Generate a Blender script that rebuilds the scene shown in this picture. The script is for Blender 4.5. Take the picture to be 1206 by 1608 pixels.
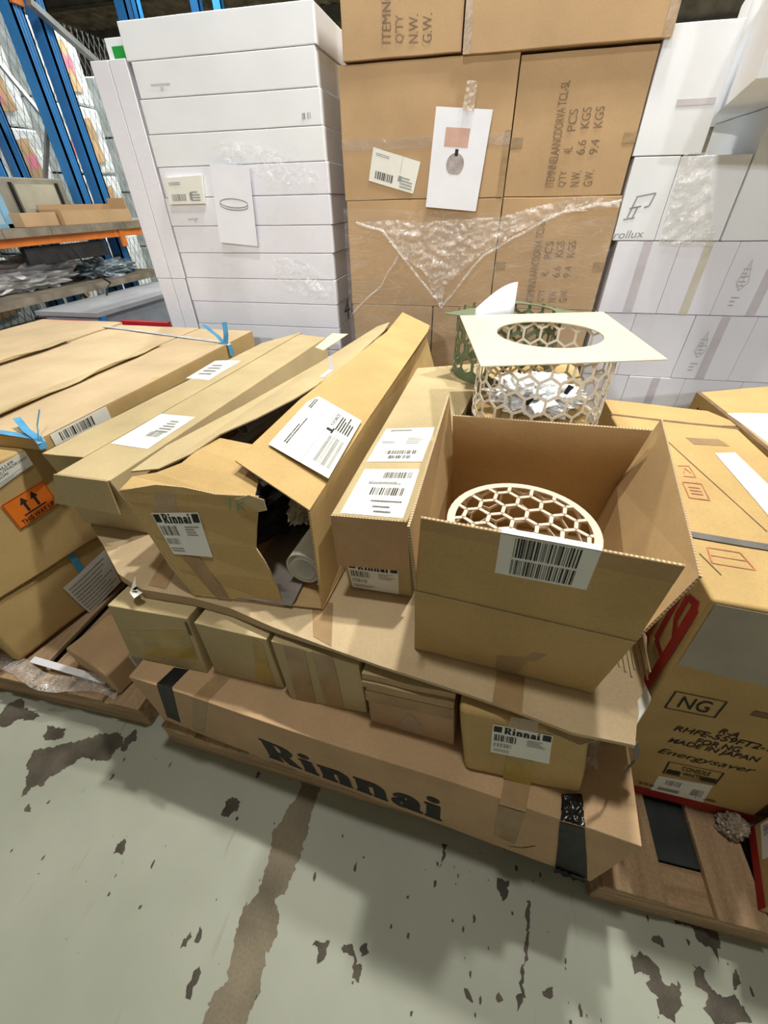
import bpy, bmesh, math, random
from mathutils import Vector, Matrix, noise
from mathutils.geometry import tessellate_polygon
for _o in list(bpy.data.objects): bpy.data.objects.remove(_o, do_unlink=True)
S = bpy.context.scene
COL = S.collection
R = math.radians
# ---------------------------------------------------------------- camera
cam = bpy.data.cameras.new('camera'); camo = bpy.data.objects.new('camera', cam); COL.objects.link(camo)
cam.sensor_fit = 'HORIZONTAL'; cam.sensor_width = 36.0; cam.lens = 36.0*640.9/1206.0
cam.clip_start = 0.02; cam.clip_end = 200
def cam_matrix(pitch, roll, yaw):
    c, s = math.cos(pitch), math.sin(pitch)
    M = Matrix(((1,0,0),(0,-s,-c),(0,c,-s)))
    cr, sr = math.cos(roll), math.sin(roll)
    M = Matrix(((cr,-sr,0),(sr,cr,0),(0,0,1))) @ M
    c, s = math.cos(yaw), math.sin(yaw)
    return M @ Matrix(((c,s,0),(-s,c,0),(0,0,1)))
_M = cam_matrix(R(37.45), R(-1.17), R(13.2))
_r = Matrix((_M[0], -_M[1], -_M[2])).transposed()
camo.matrix_world = Matrix.Translation((0,0,1.55)) @ _r.to_4x4()
S.camera = camo
# ---------------------------------------------------------------- light and exposure
S.view_settings.view_transform = 'Standard'; S.view_settings.look = 'None'
S.view_settings.gamma = 1.0; S.view_settings.use_curve_mapping = False
S.view_settings.exposure = -0.14
world = bpy.data.worlds.new('daylight'); S.world = world; world.use_nodes = True
_bg = world.node_tree.nodes['Background']; _bg.inputs[0].default_value = (0.93,0.97,1.0,1); _bg.inputs[1].default_value = 0.50
def lamp(x, y, z, size, power, color=(1.0,0.98,0.92), sy=None):
    L = bpy.data.lights.new('high_bay_and_fill_light', 'AREA'); L.shape = 'RECTANGLE' if sy else 'DISK'; L.size = size
    if sy: L.size_y = sy
    L.energy = power; L.color = color
    o = bpy.data.objects.new('high_bay_and_fill_light', L); COL.objects.link(o); o.location = (x,y,z)
    return o
lamp(0.09, 2.3, 5.2, 0.18, 180)
lamp(1.33, 2.1, 5.2, 0.18, 130)
lamp(-0.5, 0.75, 5.2, 0.25, 75)  # overhead fill, added to lift the box tops and soften floor shadows
lamp(-3.9, 6.5, 5.2, 0.6, 380)
lamp(2.0, 9.0, 5.0, 0.6, 420)  # added at the far end to brighten the roof
lamp(-1.6, -6.2, 4.6, 0.5, 560, (0.97,0.985,1.0))  # added behind the camera to brighten the fronts of the back stacks
lamp(1.8, -6.4, 4.6, 0.5, 470, (0.97,0.985,1.0))  # second added lamp for the same frontal brightening
# ---------------------------------------------------------------- materials
def mat(name, col, rough=0.8, var=0.06, scale=7.0, fine=0.0, metal=0.0, bump=0.0, spec=0.3, col2=None, thr=None, alpha=1.0, emit=None):
    m = bpy.data.materials.new(name); m.use_nodes = True
    nt = m.node_tree; N = nt.nodes; L = nt.links; b = N['Principled BSDF']
    b.inputs['Roughness'].default_value = rough; b.inputs['Metallic'].default_value = metal
    b.inputs['Specular IOR Level'].default_value = spec; b.inputs['Alpha'].default_value = alpha
    tc = N.new('ShaderNodeTexCoord')
    n1 = N.new('ShaderNodeTexNoise'); n1.inputs['Scale'].default_value = scale; n1.inputs['Detail'].default_value = 5
    L.new(tc.outputs['Object'], n1.inputs['Vector'])
    rp = N.new('ShaderNodeValToRGB')
    a = [max(0, c*(1-var*2.2)) for c in col]; z = [min(1, c*(1+var*1.6)) for c in col]
    if col2: z = col2
    rp.color_ramp.elements[0].position = 0.32 if thr is None else thr-0.04; rp.color_ramp.elements[1].position = 0.68 if thr is None else thr+0.04
    rp.color_ramp.elements[0].color = (*a,1); rp.color_ramp.elements[1].color = (*z,1)
    L.new(n1.outputs['Fac'], rp.inputs[0])
    out = rp.outputs[0]
    if fine > 0:
        n2 = N.new('ShaderNodeTexNoise'); n2.inputs['Scale'].default_value = 160; n2.inputs['Detail'].default_value = 2
        L.new(tc.outputs['Object'], n2.inputs['Vector'])
        mx = N.new('ShaderNodeMix'); mx.data_type = 'RGBA'; mx.blend_type = 'OVERLAY'; mx.inputs[0].default_value = fine
        L.new(out, mx.inputs[6]); L.new(n2.outputs['Fac'], mx.inputs[7]); out = mx.outputs[2]
    L.new(out, b.inputs['Base Color'])
    if bump > 0:
        n3 = N.new('ShaderNodeTexNoise'); n3.inputs['Scale'].default_value = 30; n3.inputs['Detail'].default_value = 4
        L.new(tc.outputs['Object'], n3.inputs['Vector'])
        bp = N.new('ShaderNodeBump'); bp.inputs['Strength'].default_value = bump; bp.inputs['Distance'].default_value = 0.01
        L.new(n3.outputs['Fac'], bp.inputs['Height']); L.new(bp.outputs[0], b.inputs['Normal'])
    return m
def flute_mat(name, dark, light):
    m = bpy.data.materials.new(name); m.use_nodes = True
    nt = m.node_tree; N = nt.nodes; L = nt.links; b = N['Principled BSDF']; b.inputs['Roughness'].default_value = 0.9
    uv = N.new('ShaderNodeUVMap')
    w = N.new('ShaderNodeTexWave'); w.inputs['Scale'].default_value = 42.0; w.inputs['Distortion'].default_value = 1.2
    L.new(uv.outputs[0], w.inputs['Vector'])
    rp = N.new('ShaderNodeValToRGB'); rp.color_ramp.elements[0].color = (*dark,1); rp.color_ramp.elements[1].color = (*light,1)
    rp.color_ramp.elements[0].position = 0.25; rp.color_ramp.elements[1].position = 0.6
    L.new(w.outputs['Color'], rp.inputs[0]); L.new(rp.outputs[0], b.inputs['Base Color'])
    return m
def film_mat(name, lo, hi, scale, col=(0.9,0.9,0.9), rough=0.18, stretch=(1,1,1), ridged=False):
    m = bpy.data.materials.new(name); m.use_nodes = True
    nt = m.node_tree; N = nt.nodes; L = nt.links
    for n in list(N): N.remove(n)
    out = N.new('ShaderNodeOutputMaterial'); tc = N.new('ShaderNodeTexCoord'); mp = N.new('ShaderNodeMapping'); mp.inputs['Scale'].default_value = stretch
    n1 = N.new('ShaderNodeTexNoise'); n1.inputs['Scale'].default_value = scale; n1.inputs['Detail'].default_value = 6
    L.new(tc.outputs['Object'], mp.inputs[0]); L.new(mp.outputs[0], n1.inputs['Vector'])
    mr = N.new('ShaderNodeMapRange'); mr.inputs[1].default_value = 0.4; mr.inputs[2].default_value = 0.68; mr.inputs[3].default_value = lo; mr.inputs[4].default_value = hi
    L.new(n1.outputs['Fac'], mr.inputs[0])
    fac = mr.outputs[0]
    if ridged:   # crease lines: thin bright bands where the noise crosses its middle value, over a faint haze
        mr.inputs[1].default_value = 0.35; mr.inputs[2].default_value = 0.75; mr.inputs[3].default_value = lo; mr.inputs[4].default_value = lo+(hi-lo)*0.45
        for k, (sc, wd) in enumerate(((1.0, 0.030), (2.3, 0.035), (4.5, 0.045))):
            nk = N.new('ShaderNodeTexNoise'); nk.inputs['Scale'].default_value = scale*sc; nk.inputs['Detail'].default_value = 2; nk.inputs['Distortion'].default_value = 0.6
            L.new(mp.outputs[0], nk.inputs['Vector'])
            s1 = N.new('ShaderNodeMath'); s1.operation = 'SUBTRACT'; s1.inputs[1].default_value = 0.5; L.new(nk.outputs['Fac'], s1.inputs[0])
            s2 = N.new('ShaderNodeMath'); s2.operation = 'ABSOLUTE'; L.new(s1.outputs[0], s2.inputs[0])
            s3 = N.new('ShaderNodeMapRange'); s3.inputs[1].default_value = 0.0; s3.inputs[2].default_value = wd; s3.inputs[3].default_value = hi*(1.0-0.2*k); s3.inputs[4].default_value = 0.0; L.new(s2.outputs[0], s3.inputs[0])
            s4 = N.new('ShaderNodeMath'); s4.operation = 'MAXIMUM'; L.new(fac, s4.inputs[0]); L.new(s3.outputs[0], s4.inputs[1]); fac = s4.outputs[0]
    t = N.new('ShaderNodeBsdfTransparent'); p = N.new('ShaderNodeBsdfPrincipled')
    p.inputs['Base Color'].default_value = (*col,1); p.inputs['Roughness'].default_value = rough; p.inputs['Specular IOR Level'].default_value = 0.8
    bp = N.new('ShaderNodeBump'); bp.inputs['Strength'].default_value = 0.6; bp.inputs['Distance'].default_value = 0.01
    L.new(n1.outputs['Fac'], bp.inputs['Height']); L.new(bp.outputs[0], p.inputs['Normal'])
    mx = N.new('ShaderNodeMixShader'); L.new(fac, mx.inputs[0]); L.new(t.outputs[0], mx.inputs[1]); L.new(p.outputs[0], mx.inputs[2])
    L.new(mx.outputs[0], out.inputs[0])
    return m
KG = mat('kraft_greyish', (0.505,0.40,0.22), 0.85, 0.05, 5, 0.12)      # pale dull board
KO = mat('kraft_golden', (0.525,0.36,0.15), 0.85, 0.05, 5, 0.12)       # warm board
KP = mat('kraft_pinkish', (0.50,0.335,0.19), 0.85, 0.05, 5, 0.12)
KS = mat('kraft_sheet', (0.545,0.415,0.25), 0.85, 0.05, 5, 0.12)
KB = mat('kraft_brown', (0.49,0.325,0.175), 0.8, 0.04, 4, 0.10)
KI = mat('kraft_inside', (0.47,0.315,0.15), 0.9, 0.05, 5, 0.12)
FL = flute_mat('corrugated_edge', (0.30,0.20,0.10), (0.60,0.47,0.28))
WH = mat('white_board', (0.83,0.85,0.88), 0.7, 0.02, 3, 0.04)
WL = mat('white_board_lilac', (0.82,0.815,0.88), 0.7, 0.02, 3, 0.04)
LB = mat('label_paper', (0.82,0.82,0.75), 0.6, 0.02, 8)
PP = mat('print_paper', (0.86,0.87,0.93), 0.65, 0.015, 8)
INK = mat('black_ink', (0.025,0.023,0.022), 0.7, 0.1, 20)
INKB = mat('faded_brown_ink', (0.20,0.125,0.065), 0.8, 0.1, 20)
GREY = mat('grey_ink', (0.30,0.30,0.30), 0.7, 0.1, 20)
RED = mat('red_ink', (0.33,0.022,0.016), 0.75, 0.1, 10)
REDF = mat('faded_red_ink', (0.55,0.22,0.12), 0.8, 0.1, 20)
GRNI = mat('green_crayon', (0.25,0.36,0.22), 0.8, 0.1, 20)
ORG = mat('orange_sticker', (0.80,0.19,0.02), 0.55, 0.05, 10)
TAPE = mat('brown_packing_tape', (0.36,0.235,0.115), 0.28, 0.08, 14, 0, 0, 0.15, 0.5)
TAPEY = mat('yellow_packing_tape', (0.42,0.29,0.07), 0.30, 0.08, 14, 0, 0, 0.15, 0.5)
TAPEC = film_mat('clear_packing_tape', 0.28, 0.62, 14, (0.60,0.50,0.39), 0.14, (1,1,1), True)
TAPEG = mat('grey_packing_tape', (0.40,0.36,0.29), 0.45, 0.05, 12)
TAPEW = mat('dull_tape_on_white', (0.62,0.58,0.62), 0.45, 0.04, 12)
TAPEWY = mat('yellowed_tape_on_white', (0.66,0.62,0.52), 0.45, 0.04, 12)
TAPEK = mat('black_tape', (0.010,0.010,0.010), 0.5, 0.2, 20, 0, 0, 0.2, 0.25)
TAPEKS = mat('shiny_black_tape', (0.010,0.010,0.010), 0.22, 0.2, 20, 0, 0, 0.2, 0.6)
BLUES = mat('blue_strapping', (0.10,0.36,0.62), 0.35, 0.08, 20)
GREYS = mat('grey_strapping', (0.50,0.50,0.50), 0.4, 0.08, 20)
DKS = mat('dark_strapping', (0.16,0.15,0.14), 0.4, 0.08, 20)
def timber(name, c0, c1, stretch):
    m = mat(name, c0, 0.85, 0.12, 5, 0.3, 0, 0.2); nt = m.node_tree; N = nt.nodes
    tx = [n for n in N if n.type=='TEX_NOISE'][0]; tc = [n for n in N if n.type=='TEX_COORD'][0]
    mp = N.new('ShaderNodeMapping'); mp.inputs['Scale'].default_value = stretch
    nt.links.new(tc.outputs['Object'], mp.inputs[0]); nt.links.new(mp.outputs[0], tx.inputs['Vector'])
    rp = [n for n in N if n.type=='VALTORGB'][0]; rp.color_ramp.elements[0].color = (*c0,1); rp.color_ramp.elements[1].color = (*c1,1)
    return m
WOOD = timber('pallet_timber', (0.30,0.20,0.115), (0.43,0.29,0.17), (9,0.6,9))
WOODL = timber('pale_timber', (0.34,0.23,0.13), (0.52,0.38,0.23), (9,0.6,9))
WOODB = timber('bearer_timber', (0.27,0.175,0.095), (0.50,0.345,0.20), (0.6,9,9))
CREAM = mat('cream_painted_metal', (0.66,0.60,0.42), 0.5, 0.02, 6)
CREAML = mat('cream_lattice', (0.78,0.70,0.555), 0.5, 0.02, 6)
PINKC = mat('rose_cream_metal', (0.74,0.62,0.50), 0.45, 0.03, 6)
CREAML_ = mat('cream_label', (0.66,0.60,0.44), 0.6, 0.02, 8)
GREEN = mat('sage_green_metal', (0.15,0.19,0.11), 0.5, 0.03, 6)
PLAS = mat('white_plastic_bag', (0.72,0.73,0.74), 0.35, 0.05, 14, 0, 0, 0.6, 0.6)
GPL = mat('grey_plastic', (0.26,0.23,0.21), 0.5, 0.1, 12, 0, 0, 0.4)
BPL = mat('black_plastic_bag', (0.008,0.008,0.009), 0.55, 0.2, 12, 0, 0, 0.5)
PIPE = mat('grey_pvc_pipe', (0.42,0.41,0.37), 0.45, 0.04, 8)
FILM = film_mat('stretch_film', 0.02, 0.07, 3.5, (0.90,0.90,0.92), 0.06, (1,1,2.2), True)
FILMC = film_mat('crumpled_film', 0.16, 0.66, 13, (0.86,0.82,0.77), 0.12, (1,1,.7), True)
FILMW = film_mat('shiny_wrap', 0.02, 0.5, 9, (0.97,0.97,0.98), 0.07, (1,1,1.3), True)
FILMT = film_mat('thin_film', 0.02, 0.20, 4, (0.85,0.80,0.75), 0.08, (1,1,4), True)
RBLUE = mat('blue_rack_paint', (0.03,0.21,0.52), 0.4, 0.06, 6, 0, 0, 0, 0.5)
RORG = mat('orange_beam_paint', (0.60,0.17,0.03), 0.45, 0.08, 6)
WIRE = mat('thin_wire', (0.20,0.23,0.22), 0.5, 0.05, 8)
RGREY = mat('galvanised_steel', (0.33,0.35,0.35), 0.45, 0.1, 8, 0, 0.6)
SHELF = mat('shelf_board', (0.22,0.19,0.145), 0.85, 0.15, 8, 0.2)
STEEL = mat('dull_stainless', (0.40,0.38,0.31), 0.4, 0.08, 6, 0, 0.5)
DARK = mat('dark_grille', (0.02,0.02,0.02), 0.6, 0.2, 10)
PINK = mat('pink_sticker', (0.75,0.22,0.30), 0.6, 0.08, 20)
GRN = mat('green_sticker', (0.02,0.34,0.05), 0.6, 0.05, 20)
GLASS = mat('pale_panel', (0.42,0.50,0.52), 0.25, 0.05, 6)
REDP = mat('red_plastic', (0.45,0.02,0.03), 0.35, 0.08, 6)
CEIL = mat('rusty_brown_roof', (0.46,0.39,0.29), 0.9, 0.2, 2.5, 0.2)
STAIN = mat('floor_stain', (0.082,0.070,0.052), 0.75, 0.18, 10, 0.2)
STRIPE = mat('worn_floor_line', (0.185,0.155,0.105), 0.75, 0.14, 6, 0.25)
LAMPP = mat('pinkish_shade_print', (0.62,0.40,0.32), 0.7, 0.04, 20)
GLOBE = mat('smoky_globe_print', (0.42,0.37,0.36), 0.7, 0.12, 30)
# ---------------------------------------------------------------- object helpers
def thing(name, label, cat, loc=(0,0,0), group=None):
    o = bpy.data.objects.new(name, None); COL.objects.link(o); o.location = loc; o.empty_display_size = 0.05
    o['label'] = label; o['category'] = cat
    if group: o['group'] = group
    return o
def tag(o, label, cat, group=None):
    o['label'] = label; o['category'] = cat
    if group: o['group'] = group
    return o
def origin(o):
    v = Vector((0,0,0))
    while o: v += o.location; o = o.parent
    return v
def mesh(name, verts, faces, mats, parent=None, fm=None, smooth=False, bevel=0, uvs=None, loc=None):
    """verts in world coordinates"""
    off = origin(parent) if parent else Vector(loc or (0,0,0))
    me = bpy.data.meshes.new(name)
    me.from_pydata([tuple(Vector(v)-off) for v in verts], [], faces)
    if not isinstance(mats, (list,tuple)): mats = [mats]
    for m in mats: me.materials.append(m)
    if fm:
        for p, i in zip(me.polygons, fm): p.material_index = i
    if uvs:
        lay = me.uv_layers.new(name='UVMap'); k = 0
        for p, q in zip(me.polygons, uvs):
            for j in range(p.loop_total): lay.data[p.loop_start+j].uv = q[j] if q else (0,0)
    if smooth: me.shade_smooth()
    me.update()
    o = bpy.data.objects.new(name, me); COL.objects.link(o)
    if parent: o.parent = parent
    else: o.location = off
    if bevel:
        b = o.modifiers.new('bevel', 'BEVEL'); b.width = bevel; b.segments = 2; b.limit_method = 'ANGLE'; b.angle_limit = R(40); b.harden_normals = smooth
    return o
class MB:
    def __init__(s): s.v=[]; s.f=[]; s.m=[]
    def hexa(s, c, mi=0):
        b=len(s.v); s.v += [Vector(p) for p in c]
        for q in ((3,2,1,0),(4,5,6,7),(0,1,5,4),(1,2,6,5),(2,3,7,6),(3,0,4,7)): s.f.append([b+i for i in q]); s.m.append(mi)
    def box(s, x0,x1,y0,y1,z0,z1, mi=0):
        s.hexa([(x0,y0,z0),(x1,y0,z0),(x1,y1,z0),(x0,y1,z0),(x0,y0,z1),(x1,y0,z1),(x1,y1,z1),(x0,y1,z1)], mi)
    def bar(s, a, b, w, t, up=Vector((0,0,1)), mi=0):
        a=Vector(a); b=Vector(b); d=(b-a).normalized(); n=d.cross(up)
        if n.length<1e-4: n=d.cross(Vector((1,0,0)))
        n.normalize(); u=n.cross(d).normalized(); n*=w/2; u*=t/2
        s.hexa([a-n-u,a+n-u,b+n-u,b-n-u,a-n+u,a+n+u,b+n+u,b-n+u], mi)
    def tube(s, pts, r, seg=8, mi=0, cap=True):
        pts=[Vector(p) for p in pts]; rings=[]; prev=None
        for i,p in enumerate(pts):
            d=(pts[min(i+1,len(pts)-1)]-pts[max(i-1,0)]).normalized()
            n=prev if prev else (d.orthogonal())
            n=(n-d*n.dot(d)).normalized(); prev=n; m=d.cross(n)
            b=len(s.v); s.v += [p+(n*math.cos(2*math.pi*k/seg)+m*math.sin(2*math.pi*k/seg))*r for k in range(seg)]; rings.append(b)
        for a,b in zip(rings,rings[1:]):
            for k in range(seg): s.f.append([a+k,a+(k+1)%seg,b+(k+1)%seg,b+k]); s.m.append(mi)
        if cap:
            s.f.append([rings[0]+k for k in range(seg)][::-1]); s.m.append(mi); s.f.append([rings[-1]+k for k in range(seg)]); s.m.append(mi)
    def ribbon(s, pts, w, t, side, mi=0):
        side=Vector(side).normalized()
        for a,b in zip(pts,pts[1:]):
            a=Vector(a); b=Vector(b); d=(b-a).normalized(); up=d.cross(side).normalized()*t/2; n=side*w/2
            s.hexa([a-n-up,a+n-up,b+n-up,b-n-up,a-n+up,a+n+up,b+n+up,b-n+up],mi)
    def build(s, name, mats, parent=None, **k): return mesh(name, s.v, s.f, mats, parent, s.m, **k)
def lerp(a,b,t): return a+(b-a)*t
FI = {'front':(0,1,5,4),'back':(2,3,7,6),'right':(1,2,6,5),'left':(3,0,4,7),'top':(4,5,6,7),'bottom':(3,2,1,0)}
def wob(p, a):
    return Vector(noise.noise_vector(Vector(p)*5.0))*a if a else Vector((0,0,0))
class Face:
    def __init__(s, q, amp=0.0): s.q=[Vector(x) for x in q]; s.amp=amp; s.n=((s.q[1]-s.q[0]).cross(s.q[3]-s.q[0])).normalized()
    def at(s, u, v, e=0.0):
        q=s.q; p=q[0]*(1-u)*(1-v)+q[1]*u*(1-v)+q[2]*u*v+q[3]*(1-u)*v
        return p+wob(p,s.amp)+s.n*e
class Carton:
    """a closed carton: Empty with a body; faces can carry tape, labels and print as parts"""
    def __init__(s, key, label, m, cat='carton', group=None, name='carton', amp=0.002, n=8, bevel=0.003, corners=None, seam=None):
        s.c=[Vector(p) for p in (corners or K[key])]; s.amp=amp
        b=sum(s.c[:4],Vector())/4
        s.o=thing(name,label,cat,b,group); s.m=m
        vs={}; V=[]; F=[]
        def vid(p):
            k=(round(p.x,5),round(p.y,5),round(p.z,5))
            if k not in vs: vs[k]=len(V); V.append(p+wob(p,amp))
            return vs[k]
        for f in FI:
            F_=Face([s.c[i] for i in FI[f]])
            for i in range(n):
                for j in range(n):
                    F.append([vid(F_.at(a/n,b_/n)) for a,b_ in ((i,j),(i+1,j),(i+1,j+1),(i,j+1))])
        s.body=mesh('body',V,F,m,s.o,smooth=True,bevel=bevel)
        if seam=='y': s.strip('top','seam',[(0.498,0.0),(0.502,0.0),(0.502,1),(0.498,1)],INKB,0.0008)
        if seam=='x': s.strip('top','seam',[(0,0.496),(1,0.496),(1,0.504),(0,0.504)],INKB,0.0008)
    def face(s,f): return Face([s.c[i] for i in FI[f]], s.amp)
    def strip(s,f,name,q,m,e=0.0012,label=None,parent=None): 
        o=decal(s.face(f),name,q,m,parent or s.o,e)
        if label: o['label']=label
        return o
def quad(q):
    q=[Vector((x[0],x[1])) for x in q]
    return lambda a,b: q[0]*(1-a)*(1-b)+q[1]*a*(1-b)+q[2]*a*b+q[3]*(1-a)*b
def decal(F, name, q, m, parent, e=0.0012, n=6, t=0.0006):
    Q=quad(q); V=[]; Fc=[]
    for k,ee in ((0,e-t),(1,e)):
        for j in range(n+1):
            for i in range(n+1):
                w=Q(i/n,j/n); V.append(F.at(w.x,w.y,ee))
    st=n+1; off=st*st
    for j in range(n):
        for i in range(n): Fc.append([off+j*st+i,off+j*st+i+1,off+(j+1)*st+i+1,off+(j+1)*st+i])
    ring=[i for i in range(st)]+[j*st+n for j in range(1,st)]+[n*st+i for i in range(n-1,-1,-1)]+[j*st for j in range(n-1,0,-1)]
    for a,b in zip(ring,ring[1:]+ring[:1]): Fc.append([a,b,off+b,off+a])
    return mesh(name,V,Fc,m,parent)
def rects(F, name, q, rs, m, parent, e=0.0019):
    """flat printed rectangles given in the label's own 0..1 coordinates"""
    Q=quad(q); V=[]; Fc=[]
    for (a0,b0,a1,b1) in rs:
        b=len(V)
        for a,c in ((a0,b0),(a1,b0),(a1,b1),(a0,b1)):
            w=Q(a,c); V.append(F.at(w.x,w.y,e))
        Fc.append([b,b+1,b+2,b+3])
    return mesh(name,V,Fc,m,parent)
def barcode(a0,b0,a1,b1,n,seed):
    r=random.Random(seed); xs=[]; x=a0; out=[]
    ws=[r.choice((1,1,2,3)) for _ in range(2*n)]; u=(a1-a0)/sum(ws)
    for i,w in enumerate(ws):
        if i%2==0: out.append((x,b0,x+w*u,b1))
        x+=w*u
    return out
def dashes(a0,b0,a1,b1,rows,seed,fill=0.55):
    r=random.Random(seed); out=[]; h=(b1-b0)/rows
    for k in range(rows):
        x=a0; y=b0+k*h; end=a1-(a1-a0)*r.random()*0.4
        while x<end:
            w=(a1-a0)*r.uniform(0.02,0.06); out.append((x,y,min(x+w*0.75,end),y+h*fill)); x+=w
    return out
def logo_mesh():
    """a heavy slab-serif word, built glyph by glyph from blocks and arcs"""
    V=[];F=[]
    def quad_(p): b=len(V); V.extend(p); F.append([b,b+1,b+2,b+3])
    def rect(a,b,c,d): quad_([(a,b),(c,b),(c,d),(a,d)])
    def arc(cx,cy,ro,so,ri,si,a0,a1,n=14):
        for k in range(n):
            t0=R(a0+(a1-a0)*k/n); t1=R(a0+(a1-a0)*(k+1)/n)
            quad_([(cx+ri*math.cos(t0),cy+si*math.sin(t0)),(cx+ro*math.cos(t0),cy+so*math.sin(t0)),(cx+ro*math.cos(t1),cy+so*math.sin(t1)),(cx+ri*math.cos(t1),cy+si*math.sin(t1))])
    def i_(x): rect(x+.05,0,x+.41,.68); rect(x,0,x+.46,.09); rect(x,.60,x+.2,.68); arc(x+.23,.88,.17,.11,0,0,0,360)
    def n_(x):
        rect(x+.05,0,x+.40,.68); rect(x,0,x+.45,.10); rect(x,.60,x+.2,.68); rect(x+.52,0,x+.87,.42); rect(x+.50,0,x+.90,.09)
        arc(x+.48,.40,.39,.29,.05,.06,0,160)
    rect(.06,0,.44,1); rect(0,0,.48,.09); rect(0,.91,.4,1); rect(.30,.91,.58,1); rect(.30,.44,.58,.53)
    arc(.56,.72,.42,.28,.05,.14,-90,90); quad_([(.38,.48),(.74,.48),(1.06,.0),(.66,.0)]); rect(.68,0,1.06,.09)
    i_(1.14); n_(1.70); n_(2.70)
    x=3.70; rect(x+.44,0,x+.78,.42); rect(x+.44,0,x+.86,.10); arc(x+.42,.42,.36,.27,.03,.11,0,175); arc(x+.28,.20,.28,.21,.03,.07,0,360); rect(x+.26,.30,x+.6,.41)
    i_(4.60)
    return ([(x/5.06,y) for x,y in V],F)
_fc={}
def font_mesh(text, bold=0.0, shear=0.0, space=1.0):
    if text=='Rinnai': return logo_mesh()
    key=(text,bold,shear,space)
    if key not in _fc:
        cu=bpy.data.curves.new('t','FONT'); cu.body=text; cu.offset=bold; cu.shear=shear; cu.space_character=space; cu.resolution_u=3; cu.fill_mode='FRONT'
        o=bpy.data.objects.new('t',cu); COL.objects.link(o)
        dg=bpy.context.evaluated_depsgraph_get(); dg.update()
        me=bpy.data.meshes.new_from_object(o.evaluated_get(dg))
        v=[p.co.copy() for p in me.vertices]; f=[list(p.vertices) for p in me.polygons]
        bpy.data.objects.remove(o); bpy.data.curves.remove(cu); bpy.data.meshes.remove(me)
        x0=min(p.x for p in v); x1=max(p.x for p in v); y0=min(p.y for p in v); y1=max(p.y for p in v)
        _fc[key]=([((p.x-x0)/(x1-x0),(p.y-y0)/(y1-y0)) for p in v],f)
    return _fc[key]
def lettering(F, name, q, text, m, parent, e=0.0019, bold=0.0, shear=0.0, space=1.0, sub=(0,0,1,1)):
    v,f=font_mesh(text,bold,shear,space); Q=quad(q); V=[]
    for a,b in v:
        w=Q(sub[0]+a*(sub[2]-sub[0]),sub[1]+b*(sub[3]-sub[1])); V.append(F.at(w.x,w.y,e))
    return mesh(name,V,f,m,parent)
def stroke(F, name, q, lines, wd, m, parent, e=0.0019):
    """hand drawn or printed strokes in label coordinates"""
    Q=quad(q); V=[]; Fc=[]
    for ln in lines:
        for (a,b) in zip(ln,ln[1:]):
            a=Vector(a); b=Vector(b); d=(b-a)
            if d.length<1e-6: continue
            n=Vector((-d.y,d.x)).normalized()*wd/2; k=len(V)
            for p in (a-n,b-n,b+n,a+n):
                w=Q(p.x,p.y); V.append(F.at(w.x,w.y,e))
            Fc.append([k,k+1,k+2,k+3])
    return mesh(name,V,Fc,m,parent)
def panel(name, pts, t, parent, m=None, edge=None, back=None, smooth=False):
    """a sheet of board with outline pts (3d, roughly planar), thickness t below it, fluted rim"""
    P=[Vector(p) for p in pts]; n=Vector()
    for a,b in zip(P,P[1:]+P[:1]): n+=a.cross(b)
    n.normalize(); k=len(P); V=P+[p-n*t for p in P]; F=[]; fm=[]; uv=[]
    for tri in tessellate_polygon([P]):
        tri=list(tri); tn=(P[tri[1]]-P[tri[0]]).cross(P[tri[2]]-P[tri[0]])
        if tn.dot(n)<0: tri=tri[::-1]
        F.append(tri); fm.append(0); uv.append(None); F.append([i+k for i in tri][::-1]); fm.append(2); uv.append(None)
    L=0
    for i in range(k):
        j=(i+1)%k; d=(P[j]-P[i]).length
        F.append([i,i+k,j+k,j]); fm.append(1); uv.append([(L,0),(L,t),(L+d,t),(L+d,0)]); L+=d
    m=m or KO
    return mesh(name,V,F,[m,edge or FL,back or m],parent,fm,uvs=uv)
def cyl(cx,cy,z0,z1,r,seg=24):
    V=[];F=[]
    for z in (z0,z1):
        for k in range(seg): V.append((cx+r*math.cos(2*math.pi*k/seg),cy+r*math.sin(2*math.pi*k/seg),z))
    for k in range(seg): F.append([k,(k+1)%seg,seg+(k+1)%seg,seg+k])
    F.append(list(range(seg))[::-1]); F.append([seg+k for k in range(seg)])
    return V,F
def crumple(name, c, rad, m, parent=None, seed=0, amp=0.3, fr=3.0, sub=4, loc=None):
    bm=bmesh.new(); bmesh.ops.create_icosphere(bm,subdivisions=sub,radius=1.0); V=[]
    for v in bm.verts:
        p=v.co.copy(); q=p*fr+Vector((seed*7.1,seed*3.3,seed*1.7))
        k=1+amp*(abs(noise.noise(q))*1.6-0.4+0.35*noise.noise(q*3)); V.append(Vector(c)+Vector((p.x*rad[0],p.y*rad[1],p.z*rad[2]))*k)
    F=[[v.index for v in f.verts] for f in bm.faces]; bm.free()
    return mesh(name,V,F,m,parent,loc=loc or c)
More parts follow.
